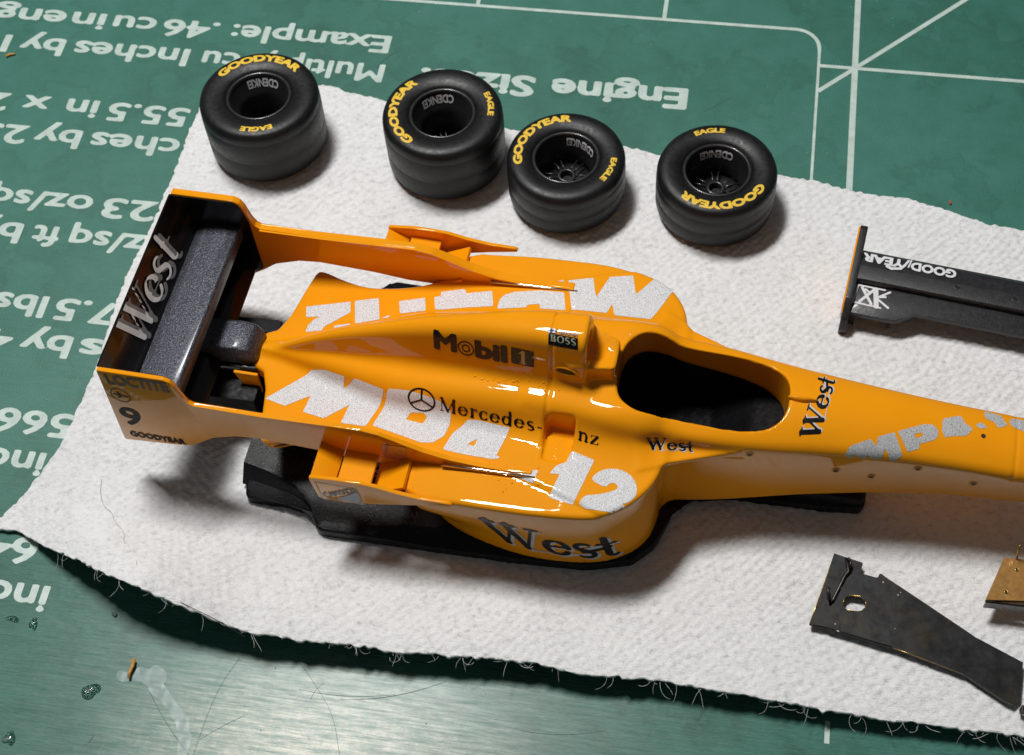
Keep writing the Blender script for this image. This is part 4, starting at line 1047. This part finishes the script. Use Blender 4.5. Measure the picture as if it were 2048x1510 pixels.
wheel('narrow black wheel standing alone, nearest the upturned front wing', -16.2, -25.9, 7.0, 7.08, -76, 104, 95, False)

# ------------------------------------------------------------------ upturned front wing at the back right
WB = plain('worn_charcoal_paint', (.017, .0165, .019), .40, coat=.12, spec=.4, var=.45, nscale=14, bmp=.3, bscale=60)
fw = empty('front_wing', (0, -38, 2), (0, 0, math.radians(-7.4)), 'charcoal front wing lying upside down, white tyre maker name along it', 'wing')
cw, sw_ = math.cos(math.radians(7.4)), math.sin(math.radians(7.4))
def Lw(x, y): dx, dy = x, y + 38; return (dx * cw - dy * sw_, dx * sw_ + dy * cw)      # world plan -> wing frame
YZ = lambda u, v, w: (w, u, v)
from_bm('main_plane', prism([(4.35, 3.3), (4.15, 3.8), (3.4, 4.25), (1.5, 4.5), (-.35, 4.45), (-.5, 4.2), (-.5, 3.0), (1.5, 3.2), (3.5, 3.1)], .6, 46, YZ, .06), WB, fw, auto=35)
flp = prism([(x, y) for x, y in [(.6, -.40), (46, -.40), (46, -2.9), (9.3, -2.9), (7.6, -3.0), (6.0, -4.2), (5.4, -4.35), (.6, -4.35)]], 3.0, 3.7, XY, .08)
for v in flp.verts: v.co.z += .12 * (v.co.y + .3)
from_bm('wing_flap', flp, WB, fw, auto=35)
from_bm('flap_web', prism([(-.3, 2.6), (-.3, 3.6), (.15, 3.6), (.15, 2.6)], .6, 46, YZ), WB, fw)
ep2 = from_bm('side_plate', prism([(6.8, 4.0), (7.0, 4.7), (6.2, 5.0), (-3.2, 4.3), (-5.2, 2.8), (-5.7, 1.4), (-5.5, .2), (-3.0, .1), (5.5, 2.0)], -.1, .75, YZ, .1, 2), WB, fw, auto=40)
from_bm('side_plate_skin', prism([(6.7, 4.1), (6.9, 4.5), (6.3, 4.75), (-3.4, 4.0), (-4.4, 3.2), (-3.0, .4), (5.4, 2.1)], -.28, -.08, YZ), ORANGE, ep2)
from_bm('flap_support', prism([(-3.5, .4), (-4.3, 2.3), (-2.9, 2.5), (-2.9, .4)], 5.0, 5.3, YZ), WB, fw)
from_bm('wing_gusset', prism([(.4, .3), (1.4, .3), (1.4, 2.2), (.4, 2.2)], -3.9, -3.6, lambda u, v, w: (u, w, v)), WB, fw)
WW = WHITE_INK
def wtext(text, x0, y0, x1, hgt, z, fat):
    fn, w = fontfield(text, fat); V, F = field_mesh(fn, -.1, -.3, w + .1, 1.1, .07)
    mesh_obj('tyre_maker_name', [(x1 - u * (x1 - x0) / w, y0 - v * hgt, z - .02 * abs(u / w)) for u, v in V], F, WW, fw)
wtext('GOOD', 6.3, 3.2, 11.2, 1.05, 4.56, .07); wtext('YEAR', .95, 3.2, 5.4, 1.05, 4.56, .07)
wing_foot = [([(5.9, 3.3), (5.6, 2.6), (5.2, 2.0), (4.2, 1.75), (3.7, 1.95)], .12, .2), ([(6.2, 3.4), (6.0, 2.4)], .06, .12)]
V, F = field_mesh(lambda X, Y: penfield(X, Y, wing_foot), 3.3, 1.4, 6.6, 3.6, .07); mesh_obj('winged_foot', [(x, y, 4.56) for x, y in V], F, WW, fw)
lg = [([(1.0, -.75), (4.0, -.75)], .1, .1), ([(1.0, -.75), (.8, -3.0)], .1, .1), ([(.8, -3.0), (3.9, -3.1)], .1, .1), ([(1.5, -1.0), (2.8, -2.8)], .16, .16), ([(2.8, -1.0), (1.5, -2.8)], .16, .16), ([(1.9, -1.1), (2.5, -1.5)], .12, .12), ([(3.0, -.9), (3.4, -3.0)], .25, .3), ([(3.3, -1.9), (4.6, -.9)], .2, .05), ([(3.3, -2.0), (4.7, -2.9)], .2, .05), ([(3.4, -1.8), (4.2, -1.6)], .2, .05)]
V, F = field_mesh(lambda X, Y: penfield(X, Y, lg), .5, -3.5, 5, -.4, .07); mesh_obj('checkered_mark', [(x, y, 3.735 + .12 * (y + .3)) for x, y in V], F, WW, fw)
for x, y in ((11.6, 1.05), (17.9, 1.0)):
    M_ = Matrix.Translation(Vector((x, y, 4.46)) * S)
    ringmesh('bolt_hole', .22, .42, .06, WB, fw, M_); discmesh('bolt_recess', .24, .05, BLACK_FLAT, fw, M_)

# ------------------------------------------------------------------ etched wing part and brass plate at the front right
WEDGE = [(-.1, -71.6), (2.8, -72.3), (2.55, -73.5), (4.3, -73.8), (4.5, -73.2), (5.5, -73.9), (13.8, -78.9), (18.5, -81.0), (18.1, -84.7), (17.4, -85.5), (16.6, -85.2), (12.8, -83.0), (5.9, -81.15), (-.6, -79.9), (-2.25, -79.75)]
slot = [(.95, -77.2), (1.0, -76.6), (1.35, -76.15), (1.7, -76.05), (2.6, -76.05), (3.0, -76.25), (3.2, -76.7), (3.15, -77.25), (2.8, -77.65), (2.4, -77.75), (1.4, -77.7), (1.05, -77.5)]
V, F = field_mesh(lambda X, Y: polyfield(X, Y, [WEDGE, slot]), -2.4, -85.7, 18.7, -71.4, .18)
zw = lambda x, y: 3.4 + .12 * math.exp(-((x - 8) / 6) ** 2)
m_, nt_, b_ = newmat('blackened_etched_metal')
v_ = objvec(nt_); f_n = noise(nt_, 1.6, 6, .7, v_)
nt_.links.new(ramp(nt_, f_n, [(.34, (.030, .024, .013)), (.5, (.014, .014, .015)), (.66, (.022, .023, .026))]), b_.inputs['Base Color'])
nt_.links.new(ramp(nt_, noise(nt_, 6, 4, .7, v_), [(.3, .28), (.7, .5)]), b_.inputs['Roughness']); b_.inputs['Metallic'].default_value = .35
bump(nt_, b_, noise(nt_, 10, 3, .5, v_), .2, .008)
ETCH = m_
wd = mesh_obj('etched_part', [(x, y, zw(x, y)) for x, y in V], F, ETCH, None)
tag(wd, 'blackened wedge-shaped metal part with a rounded slot near its wide end', 'metal part')
md = wd.modifiers.new('thickness', 'SOLIDIFY'); md.thickness = .38 * S; md.offset = -1
ed = [(x, y) for x, y in WEDGE]
for (a, b, mt_) in ((0, 14, BRASS), (5, 6, BRASS), (12, 11, BRASS), (12, 13, BLACK_GLOSS), (14, 13, BLACK_GLOSS)):
    p0, p1 = ed[a], ed[b]
    pts = [(p0[0] + (p1[0] - p0[0]) * t, p0[1] + (p1[1] - p0[1]) * t) for t in (0, .25, .5, .75, 1)]
    V, F = tube([(x, y, zw(x, y) - .05) for x, y in pts], .05 if mt_ is BRASS else .09, 6); mesh_obj('bright_edge', V, F, mt_, wd, True)
V, F = tube([(q[0], q[1], zw(*q) - .02) for q in slot + slot[:1]], .045, 6); mesh_obj('slot_edge', V, F, BRASS, wd, True)
WIRE = plain('blackened_wire', (.03, .028, .022), .35, metal=.5, var=.3)
V, F = tube([(1.1, -72.1, 3.5), (1.15, -72.9, 3.9), (1.35, -73.6, 3.75), (1.0, -74.1, 3.65), (-.1, -76.9, 3.65), (-.35, -77.3, 3.6), (-.6, -76.6, 3.9), (-.75, -75.9, 4.3)], .17, 8); mesh_obj('wire_staple', V, F, WIRE, wd, True)
V, F = tube([(1.35, -72.0, 3.5), (1.45, -72.8, 4.3), (1.5, -73.5, 3.7)], .13, 8); mesh_obj('wire_staple', V, F, WIRE, wd, True)
from_bm('end_fin', prism([(18.1, 3.0), (18.1, 4.2), (26, 4.2), (26, 3.0)], -86.2, -85.7, lambda u, v, w: (u, w, v), .05), ETCH, wd)
bmk = bmesh.new()
for k in range(11):
    x = random.uniform(0, 17); y = random.uniform(-84, -74)
    if polyfield(np.array([x]), np.array([y]), [WEDGE])[0] < -.4: bmesh.ops.create_icosphere(bmk, subdivisions=1, radius=random.uniform(.05, .1), matrix=Matrix.Translation((x, y, zw(x, y))))
tag(from_bm('dust_speck', bmk, WHITE_INK, wd), kind='stuff')

PLATE = [(16.35, -71.0), (24, -70.8), (24, -75.5), (18.2, -75.5), (14.45, -75.9)]
bp = from_bm('brass_plate', prism(PLATE, 5.2, 5.75, XY, .06), plain('tan_lacquered_brass', (.42, .22, .06), .3, metal=.35, coat=.5, var=.2, nscale=12))
tag(bp, 'small tan metal plate with two rivets and an upright pin, cut by the right edge', 'metal plate')
from_bm('plate_front_edge', prism([(14.5, 4.4), (24, 4.6), (24, 5.7), (14.5, 5.7)], -76.15, -75.95, XZ, .04), BLACK_GLOSS, bp)
V, F = tube([(17.55, -71.0, 5.5), (17.4, -70.6, 8.0)], .13, 8); mesh_obj('pin', V, F, BRASS, bp, True)
for x, y in ((17.55, -72.2), (16.45, -74.8)):
    M_ = Matrix.Translation(Vector((x, y, 5.75)) * S); ringmesh('rivet', .12, .26, .10, BRASS, bp, M_); discmesh('rivet_centre', .14, .05, BLACK_FLAT, bp, M_)
flat_font('white_mark', 'S', (18.6, -74.6, 5.79), (.9, 0, 0), (0, 1.3, 0), WHITE_INK, bp, .05)
from_bm('plate_leg', prism([(20, 2.0), (20.6, 2.0), (20.6, 5.3), (20, 5.3)], -73.5, -73.0, XZ), BRASS, bp)

# ------------------------------------------------------------------ crumbs, drops, hairs and mat scratches
def hair(label, pts, r, mat):
    P = chaikin(pts, 3, False); V, F = tube(P, r, 5); o = mesh_obj('hair', V, F, mat, None, True); tag(o, label, 'hair'); return o
HAIRM = plain('brown_hair', (.10, .08, .07), .4); HAIRB = plain('black_hair', (.01, .01, .01), .4)
GGH = plain('grey_green_scratch', (.06, .10, .085), .5)
hz = lambda x, y: float(cloth_z(x, y)) + .09
hair('long thin brown hair winding down the left part of the cloth', [(x, y, hz(x, y)) for x, y in [(-79.1, -72.6), (-78.6, -74.4), (-77.6, -76.1), (-76.2, -76.9), (-75.7, -77.9), (-73.8, -79.4), (-73.3, -81.0), (-71.5, -81.9), (-70.4, -84.0)]], .017, HAIRM)
hair('stiff black hair lying along the frayed front edge of the cloth', [(-65.6, -87.0, 6.7), (-63.5, -87.6, 6.3), (-61.4, -88.1, 5.7), (-59.4, -88.8, 5.0), (-58.1, -89.2, 4.6)], .04, HAIRB)
for lb, pts in (('dark scratch curving from the shadow to the front of the mat, left one', [(-59.5, -89.8, .1), (-60.6, -92.5, .1), (-61.2, -95.5, .1), (-61.6, -101, .1)]),
                ('dark curved scratch on the mat below the middle of the cloth', [(-53.2, -89.4, .1), (-50.8, -91.8, .1), (-48.4, -94.6, .1), (-46.8, -99, .1)]),
                ('short bent dark scratch between two long ones on the mat', [(-50.2, -91.2, .1), (-51.0, -92.2, .1), (-51.2, -93.2, .1)])):
    hair(lb, pts, .011, GGH)  # scratches in the mat, built as thin raised strands
def blob(name, c, r, hgt, mat, label, cat, n_=14, jag=.2):
    bm = bmesh.new(); bmesh.ops.create_uvsphere(bm, u_segments=18, v_segments=9, radius=1)
    ph = random.random() * 9
    for v in bm.verts:
        a = math.atan2(v.co.y, v.co.x); k = 1 + jag * math.sin(2 * a + ph) + jag * .6 * math.sin(3 * a + ph * 2)
        v.co = Vector((c[0] + v.co.x * r[0] * k, c[1] + v.co.y * r[1] * k, c[2] + v.co.z * hgt))
    o = from_bm(name, bm, mat, None, smooth=True); tag(o, label, cat); return o
def glass(name, col=(1, 1, 1), rough=.05, tr=1.0, al=1.0):
    m, nt, b = newmat(name); b.inputs['Base Color'].default_value = (*col, 1); b.inputs['Transmission Weight'].default_value = tr
    b.inputs['Roughness'].default_value = rough; b.inputs['IOR'].default_value = 1.4; b.inputs['Alpha'].default_value = al
    return m
DROP = glass('clear_glue'); MILK = glass('cloudy_glue', (.75, .88, .90), .3, .5, .32)
blob('glue_drop', (-73.9, -95.4, .0), (.95, .8), .55, DROP, 'clear domed glue drop on the mat left of the pale smear', 'glue drop')
blob('glue_drop', (-82.2, -89.0, .0), (.35, .85), .4, DROP, 'tall narrow glue drop on the mat below the printed inch word', 'glue drop', jag=.35)
blob('glue_drop', (-84.6, -88.8, .0), (.6, .4), .3, DROP, 'small flat glue drop near the left edge of the mat', 'glue drop', jag=.3)
blob('glue_drop', (-80.6, -101.3, .0), (.5, .9), .35, DROP, 'glue drop at the lower left corner of the mat', 'glue drop', jag=.3)
sm = [([(-69.4, -92.7), (-68.2, -93.4), (-66.6, -94.6), (-65.0, -95.8), (-63.6, -97.2)], .7, .55), ([(-63.8, -97.0), (-62.8, -98.8), (-62.6, -101.5), (-63.2, -105)], .5, .75), ([(-71.2, -93.4), (-69.2, -93.2)], .35, .8), ([(-67.8, -92.2), (-67.0, -93.0)], .6, .5)]
V, F = field_mesh(lambda X, Y: penfield(X, Y, sm) + .35 * (vn(X * 1.3, Y * 1.3) - .5), -73, -106, -61, -91, .16)
VA2 = np.array(V)
gs = mesh_obj('glue_smear', np.column_stack([VA2, .04 + .05 * vn(VA2[:, 0] * 1.6 + 5, VA2[:, 1] * 1.6)]), F, MILK, None, True); tag(gs, 'cloudy dried glue smear trailing to the front edge of the mat', 'glue smear')
CR_ = plain('orange_crumb', (.62, .30, .05), .5, var=.3)
V, F = tube([(-70.3, -91.6, .45), (-70.15, -92.3, .55), (-70.3, -93.1, .5), (-70.2, -93.6, .45)], .22, 8, .15); o = mesh_obj('plastic_flake', V, F, CR_, None, True); tag(o, 'tan sliver of plastic standing on the glue smear', 'flake')
V, F = tube([(-112.9, -10.1, .2), (-112.4, -9.7, .25), (-111.8, -9.5, .2)], .2, 7, .12); o = mesh_obj('plastic_flake', V, F, CR_, None, True); tag(o, 'orange sliver beside the printed words at the upper left', 'flake')
blob('red_crumb', (12.1, -21.1, .1), (.2, .25), .18, plain('red_crumb', (.5, .05, .03), .5), 'tiny red crumb on the bare mat at the right', 'crumb')
blob('grey_crumb', (-73.9, -86.9, .1), (.3, .25), .2, plain('grey_crumb', (.10, .13, .12), .5), 'grey crumb in the shadow under the lifted edge', 'crumb')
blob('pale_crumb', (-70.0, -87.1, .1), (.25, .12), .12, plain('pale_crumb', (.16, .2, .18), .5), 'flat pale crumb in the shadow under the lifted edge', 'crumb')
bm = bmesh.new()
for k in range(260):
    x = random.uniform(-118, 25); y = random.uniform(-105, 15)
    if -84 < x < 22 and -88 < y < -18: continue
    bmesh.ops.create_icosphere(bm, subdivisions=1, radius=random.uniform(.03, .09), matrix=Matrix.Translation((x, y, .03)))
tag(from_bm('dust', bm, plain('pale_dust', (.32, .42, .38), .7)), 'scattered pale dust on the mat', kind='stuff')
